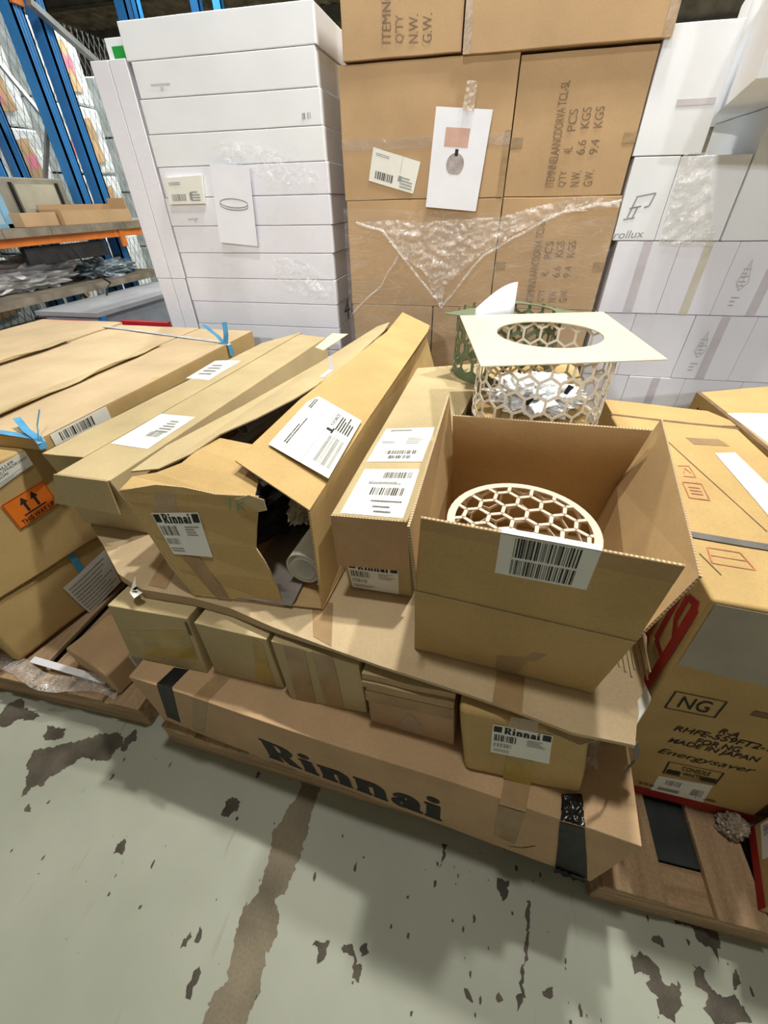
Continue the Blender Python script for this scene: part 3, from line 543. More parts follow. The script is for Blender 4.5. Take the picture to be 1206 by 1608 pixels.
PT = {
'stripe': [[-0.4107,0.4814,0.0],[-0.4106,0.4381,0.0],[-0.4207,0.4082,0.0],[-0.427,0.3712,0.0],[-0.4365,0.3434,0.0],[-0.4452,0.3084,0.0],[-0.4319,0.2639,0.0],[-0.4298,0.227,0.0],[-0.4262,0.1886,0.0],[-0.4401,0.1483,0.0],[-0.4537,0.1194,0.0],[-0.4495,0.0771,0.0],[-0.4444,0.0431,0.0],[-0.4329,0.0069,0.0],[-0.4513,-0.0287,0.0],[-0.47,-0.3,0.0],[-0.5,-0.75,0.0],[-0.535,-1.3,0.0],[-0.4,-1.3,0.0],[-0.37,-0.75,0.0],[-0.36,-0.3,0.0],[-0.3469,-0.0005,0.0],[-0.3504,0.0695,0.0],[-0.3416,0.119,0.0],[-0.3475,0.1427,0.0],[-0.3719,0.1699,0.0],[-0.3529,0.1875,0.0],[-0.3539,0.2009,0.0],[-0.3479,0.2448,0.0],[-0.3379,0.2692,0.0],[-0.3406,0.315,0.0],[-0.3475,0.3884,0.0],[-0.3426,0.4342,0.0],[-0.3342,0.4832,-0.0]],
'stain0': [[-1.3003,0.2273,0.0],[-1.3319,0.2681,0.0],[-1.3709,0.3101,-0.0],[-1.3904,0.3537,0.0],[-1.3319,0.3772,0.0],[-1.2287,0.4272,0.0],[-1.1839,0.4539,0.0],[-1.1244,0.4724,0.0],[-1.0943,0.4281,0.0],[-1.1043,0.3778,0.0],[-1.1483,0.3683,0.0],[-1.1935,0.3744,0.0],[-1.2131,0.3389,0.0],[-1.2601,0.2935,0.0],[-1.2632,0.2588,0.0],[-1.299,0.2559,0.0],[-1.294,0.2333,0.0]],
'stain1': [[-1.6714,0.4093,0.0],[-1.6348,0.4295,0.0],[-1.6394,0.473,0.0],[-1.611,0.5027,0.0],[-1.5604,0.4705,0.0],[-1.4723,0.4579,0.0],[-1.4923,0.4353,0.0],[-1.5455,0.43,0.0],[-1.5657,0.3957,0.0],[-1.6332,0.3777,0.0]],
'stain2': [[-1.3955,0.3915,0.0],[-1.4175,0.4333,0.0],[-1.343,0.4373,0.0],[-1.3206,0.4075,0.0],[-1.3705,0.3878,0.0]],
'stain3': [[-1.0828,0.4142,0.0],[-1.0929,0.4506,0.0],[-1.0801,0.4935,0.0],[-1.0473,0.4604,0.0],[-1.0684,0.437,0.0],[-1.0637,0.4151,0.0]],
'stain4': [[-0.6314,0.327,0.0],[-0.635,0.3528,0.0],[-0.6112,0.3716,0.0],[-0.5822,0.3642,0.0],[-0.5786,0.3428,0.0],[-0.5965,0.3345,0.0],[-0.6027,0.3159,0.0],[-0.6195,0.3122,0.0]],
'stain5': [[-0.8949,0.1593,0.0],[-0.9002,0.1815,0.0],[-0.8847,0.1968,0.0],[-0.8708,0.1839,0.0],[-0.8715,0.1606,0.0]],
'stain6': [[-0.5795,0.0308,0.0],[-0.5721,0.0623,0.0],[-0.5611,0.0526,0.0],[-0.5632,0.0344,0.0]],
'stain7': [[-0.5511,0.0548,0.0],[-0.5463,0.0741,0.0],[-0.5354,0.0582,0.0],[-0.541,0.0463,0.0]],
'stain8': [[-0.5185,-0.0435,0.0],[-0.5276,-0.0193,0.0],[-0.51,0.009,0.0],[-0.5015,-0.0001,0.0],[-0.5033,-0.0427,-0.0]],
'stain9': [[-0.2427,0.1077,-0.0],[-0.2253,0.1204,0.0],[-0.1999,0.123,0.0],[-0.2041,0.0847,0.0],[-0.219,0.0787,0.0],[-0.2245,0.1059,-0.0]],
'stain10': [[-0.1656,0.1247,-0.0],[-0.142,0.1328,0.0],[-0.1169,0.1039,0.0],[-0.1036,0.1013,0.0],[-0.1091,0.0756,0.0],[-0.1253,0.0747,0.0],[-0.1318,0.1119,0.0],[-0.1582,0.1147,0.0]],
'stain11': [[-0.1228,0.1254,-0.0],[-0.111,0.1455,0.0],[-0.0973,0.1426,0.0],[-0.0972,0.1252,0.0],[-0.1111,0.1136,0.0]],
'stain12': [[-1.255,0.1919,0.0],[-1.2696,0.2111,0.0],[-1.2495,0.2065,0.0],[-1.239,0.191,0.0]],
'stain13': [[-1.0533,0.3262,0.0],[-1.0583,0.3469,0.0],[-1.0472,0.3443,0.0],[-1.0452,0.327,0.0]],
'stain14': [[-0.5749,0.446,0.0],[-0.5687,0.4573,0.0],[-0.5569,0.4548,0.0],[-0.561,0.4441,-0.0]],
'stain15': [[0.3057,0.3174,0.0],[0.3155,0.3157,0.0],[0.3109,0.2344,0.0],[0.2988,0.1786,0.0],[0.2873,0.121,0.0],[0.274,0.1122,0.0],[0.2796,0.1493,0.0],[0.3001,0.2049,0.0],[0.3073,0.2546,0.0]],
'stain16': [[0.5645,0.2631,-0.0],[0.5949,0.2798,0.0],[0.6253,0.2634,0.0],[0.6339,0.2336,0.0],[0.6676,0.2349,0.0],[0.6639,0.2101,0.0],[0.6423,0.1793,0.0],[0.6047,0.1738,0.0],[0.6063,0.2093,0.0],[0.5893,0.2238,0.0],[0.5989,0.2447,-0.0],[0.5634,0.2401,-0.0]],
'stain17': [[0.7145,0.2895,0.0],[0.7326,0.2805,0.0],[0.7341,0.2496,0.0],[0.7578,0.2367,0.0],[0.7953,0.251,0.0],[0.8116,0.2139,0.0],[0.7674,0.2002,0.0],[0.725,0.1909,0.0],[0.7161,0.2099,0.0],[0.7295,0.2364,0.0],[0.7053,0.2494,0.0]],
'stain18': [[0.7413,0.3569,0.0],[0.7645,0.3728,0.0],[0.7892,0.3675,0.0],[0.7969,0.3411,0.0],[0.7741,0.3026,0.0],[0.7661,0.3275,0.0],[0.7406,0.3288,-0.0]],
'stain19': [[0.0653,0.3917,0.0],[0.0818,0.3953,0.0],[0.074,0.3621,0.0],[0.0665,0.3301,0.0],[0.0682,0.3652,0.0]],
'stain20': [[0.2301,0.3432,0.0],[0.2591,0.3512,0.0],[0.2606,0.3193,0.0],[0.2502,0.3014,0.0],[0.2352,0.3098,-0.0]],
'stain21': [[0.6968,0.3727,-0.0],[0.742,0.3863,0.0],[0.7439,0.3647,0.0],[0.6945,0.3503,0.0]],
'stain22': [[0.6202,0.3092,0.0],[0.6469,0.3256,0.0],[0.6559,0.3101,0.0],[0.6351,0.2987,0.0]],
'stain23': [[0.7979,0.2886,0.0],[0.8142,0.2985,0.0],[0.8122,0.2729,0.0],[0.7935,0.2627,0.0]],
'stain24': [[0.15,0.1146,0.0],[0.1631,0.1236,0.0],[0.1729,0.1076,0.0],[0.1554,0.1007,0.0]],
'stain25': [[0.3415,0.1538,0.0],[0.3642,0.1637,0.0],[0.3613,0.1522,0.0],[0.3435,0.1465,0.0]],
'stain26': [[0.2304,0.1263,0.0],[0.2393,0.1343,0.0],[0.2427,0.1218,0.0],[0.2339,0.1169,0.0]],
'sheet_top': [[-1.2005,0.816,0.7005],[-1.0965,0.7491,0.7005],[-0.9488,0.6433,0.7005],[-0.8391,0.6037,0.7005],[-0.685,0.6052,0.7005],[-0.5603,0.5933,0.7005],[-0.422,0.5604,0.7005],[-0.2614,0.5323,0.7005],[-0.1319,0.5116,0.7005],[0.0155,0.4924,0.7005],[0.1503,0.4721,0.7005],[0.2728,0.4484,0.7005],[0.3872,0.4484,0.7005],[0.399,0.488,0.7005],[0.4115,0.5195,0.7005],[0.414,0.5449,0.7005],[0.4328,0.5705,0.7005],[0.4443,0.6108,0.7005],[0.4605,0.6382,0.7005],[0.4617,0.6634,0.7005],[0.4776,0.7198,0.7005],[0.4635,0.8227,0.7005],[0.429,1.1169,0.7005],[0.4383,1.5678,0.7005],[-1.292,1.8697,0.7005],[-1.3816,1.0745,0.7005]],
'C_front': [[0.002,1.002],[0.253,1.093],[0.403,1.093],[0.553,1.058],[0.666,1.066],[0.746,1.076],[0.769,1.072],[0.741,0.937],[0.704,0.786],[0.655,0.588],[0.678,0.465],[0.692,0.336],[0.69,0.274],[0.701,0.191],[0.694,-0.006],[0.717,-0.052],[0.548,-0.072],[0.281,-0.088],[-0.001,-0.001],[-0.03,0.274],[-0.01,0.585],[0.002,0.902]],
'C_front_flap': [[-0.8551,0.694,0.972],[-0.7679,0.7228,0.978],[-0.6854,0.7242,0.98],[-0.592,0.7097,0.983],[-0.4874,0.7163,0.987],[-0.5032,0.7722,0.995],[-0.6058,0.8432,1.0],[-0.6023,0.8826,1.0],[-0.6003,0.9354,1.0],[-0.735,0.9581,1.0],[-0.7396,0.8822,1.0],[-0.7478,0.8108,0.995],[-0.7985,0.768,0.985],[-0.8628,0.7523,0.975]],
'C_left_flap': [[-0.8843,0.7725,0.972],[-0.8639,0.9038,0.982],[-0.7802,1.2031,0.985],[-0.677,1.6944,0.985],[-0.5672,2.3404,0.99],[-0.5093,2.4069,1.0],[-0.4942,2.2057,1.005],[-0.5374,1.5346,1.005],[-0.5989,1.2422,1.01],[-0.6536,1.0674,1.012],[-0.7138,0.9544,1.008],[-0.7452,0.8516,0.996],[-0.8056,0.788,0.98]],
'C_right_flap': [[-0.5727,0.7972,1.03],[-0.3287,0.6721,1.001],[-0.3144,1.1646,1.005],[-0.2672,2.1983,1.015],[-0.2703,2.2955,1.02],[-0.4442,2.4439,1.05],[-0.4463,2.0335,1.045],[-0.5493,1.1761,1.04]],
'F_flap_front': [[-0.0717,0.5669,0.91],[0.3379,0.5267,0.91],[0.3428,0.5271,1.102],[-0.0655,0.5629,1.1045]],
'F_l': [[-0.0742,1.1498,1.1],[-0.0872,0.5451,1.095]],
'F_flap_left': [[-0.0389,1.0977,0.91],[-0.0717,0.5669,0.91],[-0.0872,0.5451,1.095],[-0.0742,1.1498,1.1]],
'F_r': [[0.3971,0.561,1.055],[0.4803,1.1047,1.09]],
'F_flap_right': [[0.3379,0.5267,0.91],[0.4209,1.0696,0.91],[0.4803,1.1047,1.09],[0.3971,0.561,1.055]],
'F_b': [[-0.0493,1.0391,1.09],[0.438,1.0411,1.09]],
'F_flap_back': [[0.4209,1.0696,0.91],[-0.0389,1.0977,0.91],[-0.0493,1.0391,1.09],[0.438,1.0411,1.09]],
'plateA': [[-0.0815,1.5706,1.22],[0.4099,1.6999,1.22],[0.4599,1.1637,1.22],[0.0081,1.033,1.22]],
'plateB': [[-0.1514,1.7103,1.22],[0.144,1.9098,1.22],[0.4247,1.7226,1.22]],
'D_label': [[-0.3195,0.7815,1.012],[-0.3255,1.114,1.01],[-0.5264,1.2517,1.028],[-0.5237,0.8892,1.028]],
'C_left_label': [[-0.7375,1.8286,1.012],[-0.6831,1.7875,1.012],[-0.6524,2.0768,1.012],[-0.7362,2.0762,1.012]],
'strap_tail': [[-0.5392,1.4711,1.09],[-0.5345,1.4658,1.045],[-0.5553,1.407,1.035]],
'Tstrap': [[-2.3118,2.2895,0.934],[-1.9112,2.2722,0.934],[-1.554,2.1834,0.934],[-1.2508,2.1008,0.934]],
'Tknot': [[-1.5782,2.5385,0.985],[-1.2725,2.0686,0.945],[-1.5073,2.6164,0.99]],
'knot2': [[-1.6038,0.9923,0.945],[-1.3844,0.9233,0.94],[-1.4065,0.9366,0.9],[-1.4671,0.9944,0.97],[-1.3923,0.958,0.945]],
'crumple': [[-0.7183,2.6,1.4551],[-0.5313,2.6,1.462],[-0.3627,2.6,1.4522],[-0.1873,2.6,1.463],[0.0183,2.6,1.4691],[0.1532,2.6,1.5018],[0.2835,2.6,1.5285],[0.4112,2.6,1.5449],[0.5643,2.6,1.5333],[0.5636,2.6,1.5013],[0.316,2.6,1.4855],[0.1007,2.6,1.403],[0.0354,2.6,1.3563],[-0.0457,2.6,1.3131],[-0.1516,2.6,1.2224],[-0.2267,2.6,1.1623],[-0.2462,2.6,1.0503],[-0.2843,2.6,1.0999],[-0.353,2.6,1.2319],[-0.4635,2.6,1.2889],[-0.5983,2.6,1.4167]],
'paperB': [[-0.3571,2.6,1.5154],[-0.1022,2.6,1.494],[-0.0698,2.6,1.8621],[-0.3258,2.6,1.8835]],
'tapeB': [[-0.206,2.598,1.8677],[-0.1536,2.598,1.8571],[-0.1482,2.598,1.9534],[-0.193,2.598,1.9595]],
'paperW': [[-1.5594,2.608,1.3655],[-1.3266,2.608,1.3467],[-1.2958,2.608,1.703],[-1.5218,2.608,1.7169]],
'curl': [[-0.0316,1.62,1.2258],[0.1028,1.62,1.2356],[0.0893,1.62,1.3139],[0.0237,1.62,1.2877]],
}

# ================================================================ the setting
def floor_material():
    m = bpy.data.materials.new('painted_concrete'); m.use_nodes=True
    nt=m.node_tree; N=nt.nodes; L=nt.links; b=N['Principled BSDF']
    tc=N.new('ShaderNodeTexCoord')
    def nz(sc,det,vec=None,rough=0.55):
        n=N.new('ShaderNodeTexNoise'); n.inputs['Scale'].default_value=sc; n.inputs['Detail'].default_value=det; n.inputs['Roughness'].default_value=rough
        L.new(vec or tc.outputs['Object'],n.inputs['Vector']); return n.outputs['Fac']
    def ramp(f,p0,c0,p1,c1):
        r=N.new('ShaderNodeValToRGB'); r.color_ramp.elements[0].position=p0; r.color_ramp.elements[0].color=(*c0,1); r.color_ramp.elements[1].position=p1; r.color_ramp.elements[1].color=(*c1,1)
        L.new(f,r.inputs[0]); return r.outputs[0]
    base=ramp(nz(2.2,6),0.3,(0.30,0.315,0.25),0.7,(0.375,0.39,0.32))
    mp=N.new('ShaderNodeMapping'); mp.inputs['Scale'].default_value=(26,3,1); mp.inputs['Rotation'].default_value=(0,0,0.3); L.new(tc.outputs['Object'],mp.inputs[0])
    scr=ramp(nz(1.0,5,mp.outputs[0]),0.26,(0.80,0.78,0.74),0.36,(1,1,1))
    spk=ramp(nz(38,3,None,0.6),0.23,(0.45,0.42,0.36),0.29,(1,1,1))
    out=base
    for c in (scr,spk):
        mx=N.new('ShaderNodeMix'); mx.data_type='RGBA'; mx.blend_type='MULTIPLY'; mx.inputs[0].default_value=0.8
        L.new(out,mx.inputs[6]); L.new(c,mx.inputs[7]); out=mx.outputs[2]
    L.new(out,b.inputs['Base Color']); b.inputs['Roughness'].default_value=0.55; b.inputs['Specular IOR Level'].default_value=0.3
    return m
FLOORM=floor_material()
floor=mesh('floor',[(-14,-7,0),(12,-7,0),(12,17,0),(-14,17,0)],[[0,1,2,3]],FLOORM); floor['kind']='structure'
def blotch(name,pts,m,z,seed):
    P=[Vector((p[0],p[1],0)) for p in pts]; out=[]
    for i,(a,b) in enumerate(zip(P,P[1:]+P[:1])):
        n=max(1,int((b-a).length/0.004))
        for k in range(n):
            q=a.lerp(b,k/n); j=noise.noise_vector(q*45+Vector((seed,0,0)))*0.009+noise.noise_vector(q*120)*0.006+noise.noise_vector(q*300)*0.002
            out.append(Vector((q.x+j.x,q.y+j.y,z)))
    F=[list(t) for t in tessellate_polygon([out])]
    F=[t if (out[t[1]]-out[t[0]]).cross(out[t[2]]-out[t[0]]).z>0 else t[::-1] for t in F]
    o=mesh(name,out,F,m,floor); return o
blotch('worn_line',PT['stripe'],STRIPE,0.0006,3)['label']='worn brown line running across the concrete'
i=0
while 'stain%d'%i in PT:
    blotch('stain',PT['stain%d'%i],STAIN,0.0009,i*3.7); i+=1
rr=random.Random(5); V=[];F=[]
for k in range(120):
    x=rr.uniform(-1.5,1.0); y=rr.uniform(-0.05,0.42)
    if x<0 and rr.random()<0.55: x=rr.uniform(0.1,1.0)
    r=rr.uniform(0.001,0.0042); st=rr.uniform(1,3.0); b=len(V); n=9
    for q in range(n):
        a=2*math.pi*q/n; rad=r*rr.uniform(0.6,1.3); V.append((x+rad*math.cos(a),y+st*rad*math.sin(a),0.0008))
    F.append(list(range(b,b+n)))
o=mesh('speck',V,F,STAIN,floor); o['kind']='stuff'
# roof, far wall
mb=MB(); x=-14
while x<12:
    mb.hexa([(x,-7,5.6),(x+.15,-7,5.6),(x+.15,17,5.6),(x,17,5.6),(x,-7,5.65),(x+.15,-7,5.65),(x+.15,17,5.65),(x,17,5.65)])
    mb.hexa([(x+.15,-7,5.63),(x+.3,-7,5.63),(x+.3,17,5.63),(x+.15,17,5.63),(x+.15,-7,5.68),(x+.3,-7,5.68),(x+.3,17,5.68),(x+.15,17,5.68)]); x+=.3
ceil=mb.build('ceiling',CEIL); ceil['kind']='structure'
PURL=mat('roof_purlin_grey',(0.17,0.155,0.13),0.8,0.12,4)
for k in range(9):
    y=-5+k*2.6; mb=MB(); mb.box(-14,12,y,y+.08,5.36,5.6); mb.box(-14,12,y,y+.18,5.34,5.37); mb.build('roof_purlin',PURL,ceil)
wf=MB(); wf.box(-14,12,-1.75,-1.6,0,2.35); wf=wf.build('added_shade_wall',mat('grey_shade_wall',(.22,.22,.21),.8,.05,3)); wf['kind']='structure'  # unseen wall, added behind the camera to block low light on the pile
wall=MB(); wall.box(-14,12,16.6,16.8,0,5.6); wall=wall.build('wall_back',CEIL); wall['kind']='structure'
for k in range(6):
    mb=MB(); mb.box(-14,12,16.45,16.6,.9*k+.3,.9*k+.42); mb.build('wall_rail',PURL,wall)
# ================================================================ pallets
def pallet(label,x0,x1,y0,y1,zt,boards,m=WOOD,rot=None,front=None):
    o=thing('pallet',label,'pallet',((x0+x1)/2,(y0+y1)/2,0) if not rot else (0,0,0)); bt=0.02
    def T(p): return rot(p) if rot else Vector(p)
    for j,y in enumerate((y0,(y0+y1)/2-.045,y1-.09)):
        c=[(x0,y,0.0),(x1,y,0.0),(x1,y+.09,0.0),(x0,y+.09,0.0),(x0,y,zt-bt),(x1,y,zt-bt),(x1,y+.09,zt-bt),(x0,y+.09,zt-bt)]
        mb=MB(); mb.hexa([T(p) for p in c]); mb.build('bearer',WOODB,o,bevel=0.004)
    for k,(a,b) in enumerate(boards):
        rr=random.Random(k); d0=rr.uniform(-.004,.004)
        c=[(a,y0-.004+d0,zt-bt),(b,y0-.004+d0,zt-bt),(b,y1+d0,zt-bt),(a,y1+d0,zt-bt),(a,y0-.004+d0,zt),(b,y0-.004+d0,zt),(b,y1+d0,zt),(a,y1+d0,zt)]
        mb=MB(); mb.hexa([T(p) for p in c]); mb.build('deck_board',front or m,o,bevel=0.003)
    return o
c5_,s5_=math.cos(R(-5)),math.sin(R(-5))
L5=lambda p: Vector((c5_*p[0]-s5_*p[1], s5_*p[0]+c5_*p[1], p[2]))
c3_,s3_=math.cos(R(-2.6)),math.sin(R(-2.6))
L3=lambda p: Vector((-.915+c3_*(p[0]+.95)-s3_*(p[1]-.41), .482+s3_*(p[0]+.95)+c3_*(p[1]-.41), p[2]))
pallet('wooden pallet under the long carton at the centre',-.955,.22,.41,1.56,.1195,[(-.955+.168*k,-.955+.168*k+.13) for k in range(7)],WOODL,L3)
pallet('wooden pallet under the strapped cartons at the left',-3.0,-1.03,.515,1.68,.13,[(-2.94+.163*k,-2.94+.163*k+.126) for k in range(11)]+[(-1.155,-1.03)],WOOD)
pr=pallet('wooden pallet with open gaps under the red-trimmed cartons at the right',.475,1.66,.362,1.52,.13,[(.478,.632),(.742,.862),(.90,1.03),(1.07,1.2),(1.24,1.37),(1.41,1.54),(1.56,1.66)],WOOD)
# ================================================================ centre pallet
c=Carton('long','long brown carton with big black brand lettering, lowest on the centre pallet',KP,amp=0.004,n=14)
TP=lambda c,k,name,m,e=0.0012: c.strip(D[k][1],name,D[k][2],m,e)
TP(c,'long_tapeL_top','black_tape',TAPEK); TP(c,'long_tapeL_front','black_tape',TAPEK)
TP(c,'long_tapeM_top','brown_tape',TAPE); TP(c,'long_tapeM_front','brown_tape',TAPE)
TP(c,'long_tapeR_top','brown_tape',TAPE); TP(c,'long_tapeR_front','brown_tape',TAPE)
TP(c,'long_blackR_front','black_tape',TAPEK,.002)
Fc=c.face('top'); Q=quad(D['long_blackR_top'][2])
def P(a,b):
    w=Q(a,b); return Fc.at(w.x,w.y,.001),Fc.n
filmsheet('black_tape',P,14,14,TAPEKS,c.o,0.012,60)
Fc=c.face('front'); Q=quad([[.939,-.03],[.991,-.01],[.985,.06],[.93,.06]])
filmsheet('black_tape',lambda a,b:(Fc.at(Q(a,b).x,Q(a,b).y,.003),Fc.n),10,4,TAPEK,c.o,0.01,70)
lettering(c.face('front'),'brand_lettering',[[.312,.10],[.712,.10],[.698,.60],[.300,.55]],'Rinnai',INK,c.o,.0016,bold=0.034,space=1.08)
stroke(c.face('front'),'creases',[[0,0],[1,0],[1,1],[0,1]],[[(.845,.10),(.868,.18),(.882,.33)]],.003,INKB,c.o,.0014)
c=Carton('yel','carton with a wide yellow tape band, leftmost of the row on the long carton',KG)
TP(c,'yel_tape','yellow_tape',TAPEY)
c.strip('front','yellow_tape',[[.13,.42],[.95,.50],[.95,.53],[.14,.45]],TAPEC,.0018)
rects(c.face('front'),'barcode',[[.955,.72],[1,.72],[1,.95],[.955,.95]],barcode(0,0,1,1,6,3),INK,c.o)
c=Carton('small','plain carton with a torn masking tape patch, between yellow-taped and double-taped cartons',KG,amp=.003)
TP(c,'small_tape','masking_tape',TAPEY)
c=Carton('tap','pale carton with two vertical brown tape bands, middle of the row',KG)
TP(c,'tap_1','brown_tape',TAPE); TP(c,'tap_2','brown_tape',TAPE)
c=Carton('dark','low carton with a horizontal tape band, under two flattened sheets',KP)
TP(c,'dark_tape','brown_tape',TAPE)
decal(c.face('front'),'scuff',[[.33,.15],[.52,.0],[.66,.25],[.50,.5]],TAPEC,c.o,.0016)
dk=[Vector(p) for p in K['dark']]
for k,(z,nm) in enumerate(((.6125,'lower flattened cardboard sheet lying on the low taped carton'),(.636,'upper flattened cardboard sheet just under the wide flat carton'))):
    a,b,cc,d=[Vector((p.x,p.y,z)) for p in dk[4:]]; dx=Vector((0,-.012 if k==0 else -.006,0)); a=a+dx+Vector((-.004,0,0)); b=b+dx; n=12
    top=[a.lerp(b,i/n)+Vector((0,.0012*math.sin(i*.7),0)) for i in range(n+1)]+[cc,d]
    th=.0205 if k==0 else .0235
    o=panel('cardboard_sheet',[p+Vector((0,0,th)) for p in top],th,None,KG,KP); tag(o,nm,'cardboard')
c=Carton('lab','bulging carton with a white barcode label, rightmost of the row',KO,amp=.006,n=12,bevel=.014)
TP(c,'lab_tape1','brown_tape',TAPEY); TP(c,'lab_tape2','clear_tape',TAPEC,.0025)
f=c.face('front'); q=[[.25,.42],[.72,.47],[.73,.94],[.275,.885]]
def rinnai_label(c,f,q,seed,name='label'):
    o=decal(f,name,q,LB,c.o,.0016)
    rects(f,'header_block',q,[(.02,.78,.16,.97)],INK,o,.0021); rects(f,'header_block',q,[(.84,.78,.98,.97)],INK,o,.0021)
    lettering(f,'brand_print',q,'Rinnai',INK,o,.0021,bold=.03,sub=(.20,.76,.80,.98))
    rects(f,'barcode',q,barcode(.04,.47,.42,.70,16,seed),INK,o,.0021)
    rects(f,'fine_print',q,dashes(.60,.48,.92,.72,4,seed)+dashes(.04,.08,.5,.2,2,seed+1)+barcode(.04,.26,.36,.40,12,seed+2),GREY,o,.0021)
    return o
rinnai_label(c,f,q,1)
mb=MB(); rt=Vector(K['lab'][5]); 
panel('torn_flap',[rt+Vector(p) for p in ((-.085,.0,.0),(-.02,-.012,-.006),(.03,.012,-.004),(.012,.12,.0),(-.05,.12,.004))],.003,c.o,KG)
# --- wide flat carton
tp=[Vector(p) for p in PT['sheet_top']]; 
sh=thing('flat_carton','wide flat carton with a torn right end, spread across the whole centre pallet','carton',(-.4,1.1,.665))
P_=[Vector((p.x,p.y,.6995)) for p in tp]
# thick at its left, thin single board towards the right
lo=[]
for p in P_:
    t=max(0,min(1,(p.x+.55)/.3)); lo.append(.034*(1-t)+.010*t)
k=len(P_); V=P_+[p-Vector((0,0,l)) for p,l in zip(P_,lo)]; F=[];fm=[];uv=[]
for t in tessellate_polygon([P_]):
    t=list(t)
    if (P_[t[1]]-P_[t[0]]).cross(P_[t[2]]-P_[t[0]]).z<0: t=t[::-1]
    F.append(t);fm.append(0);uv.append(None);F.append([i+k for i in t][::-1]);fm.append(0);uv.append(None)
Lc=0; ccw=sum(P_[i].x*P_[(i+1)%k].y-P_[(i+1)%k].x*P_[i].y for i in range(k))>0
for i in range(k):
    j=(i+1)%k; d=(P_[j]-P_[i]).length; q=[i,i+k,j+k,j]
    F.append(q if ccw else q[::-1]); fm.append(0 if i<13 else 1); uv.append([(Lc,0),(Lc,.03),(Lc+d,.03),(Lc+d,0)]); Lc+=d
mesh('board',V,F,[KS,FL],sh,fm,uvs=uv)
def zq(pts,z,name,m,parent,t=.0006):
    return panel(name,[Vector((p[0],p[1],z)) for p in pts],t,parent,m,m)
def flatface(x0,x1,y0,y1,z): return Face([(x0,y0,z),(x1,y0,z),(x1,y1,z),(x0,y1,z)])
zq([(-.315,.555),(-.262,.537),(-.30,.665),(-.36,.665)],.7008,'brown_tape',TAPE,sh)
zq([(.115,.478),(.175,.463),(.185,.55),(.125,.555)],.7008,'brown_tape',TAPE,sh)
zq([(-.83,.62),(-.772,.618),(-.80,.735),(-.86,.74)],.7008,'brown_tape',TAPE,sh)
rr=random.Random(3); mb=MB()
for kx in range(7):
    x=.395+.0105*kx; mb.bar((x,.62-.01*(kx%3),.7015),(x+.012,.75,.7015),.0035,.002)
mb.build('bared_flutes',KG,sh)
mb=MB(); mb.hexa([(.385,.47,.672),(.442,.545,.672),(.437,.60,.672),(.38,.55,.672),(.39,.475,.689),(.452,.565,.689),(.447,.61,.689),(.385,.56,.689)])
mb.build('foam_edge',LB,sh,bevel=.004)
mb=MB(); mb.ribbon([(.405,.47,.66),(.43,.475,.60),(.432,.478,.52)],.022,.002,(.6,.8,0))
tag(mb.build('strap_end',DKS,None,loc=(.43,.475,.52)),'short dark strap end hanging off the torn right end of the flat carton','strap')
crumple('tape_wad',(.36,.56,.455),(.045,.06,.02),TAPEC,None,4,.5,3.0,4); tag(bpy.data.objects['tape_wad'],'crumpled wad of clear tape on the right end of the long carton','tape')
# torn white label on the left edge
o=zq([(-.889,.643),(-.852,.60),(-.826,.592),(-.835,.57),(-.862,.585)],.7012,'torn_label',LB,sh); tf=flatface(-.889,-.826,.57,.643,.7012); rects(tf,'fine_print',[[0,0],[1,0],[1,1],[0,1]],[(.45,.35,.6,.5),(.5,.25,.75,.33)],INK,o,.0006)
# --- carton C: open, torn
C8=[Vector(p) for p in K['C']]; b=sum(C8[:4],Vector())/4
tc=thing('torn_carton','large torn-open carton, its front end ripped open to a dark hole beside a white label','carton',b)
Fc=Face([C8[i] for i in FI['front']],0.0)
fp=[Fc.at(u,v) for u,v in PT['C_front']][::-1]
panel('front_panel',fp,.005,tc,KO)
panel('left_wall',[C8[3],C8[0],C8[4],C8[7]],.005,tc,KO)
panel('right_wall',[C8[1],C8[2],C8[6],C8[5]],.005,tc,KO)
panel('back_wall',[C8[2],C8[3],C8[7],C8[6]],.005,tc,KO)
panel('bottom',[C8[i]+Vector((0,0,.006)) for i in range(4)],.005,tc,KI)
panel('front_flap',PT['C_front_flap'][::-1] if False else PT['C_front_flap'],.004,tc,KO)
panel('left_flap',PT['C_left_flap'],.004,tc,KG)
panel('right_flap',PT['C_right_flap'],.004,tc,KO)
rinnai_label(tc_ := type('x',(),{'o':tc})(),Fc,[[.075,.43],[.345,.445],[.411,.875],[.113,.82]],5)
o=decal(Fc,'clear_tape',[[.16,.84],[.29,.85],[.34,1.05],[.19,1.0]],TAPEC,tc,.0016)
decal(Fc,'brown_tape',[[.19,-.06],[.30,-.085],[.245,.415],[.125,.422]],TAPE,tc,.0012)
stroke(Fc,'green_mark',[[.56,.90],[.68,.92],[.70,1.04],[.58,1.03]],[[(.1,.9),(.5,.95)],[(.3,.95),(.28,.3)],[(.62,.9),(.6,.1)],[(.95,.8),(.65,.5),(.98,.1)]],.08,GRNI,tc,.0014)
# loose torn sliver at the edge of the hole
panel('torn_sliver',[Fc.at(u,v,.006) for u,v in ((.70,1.02),(.66,1.04),(.735,1.09),(.80,1.06),(.80,.97),(.76,.95))],.002,tc,KG)
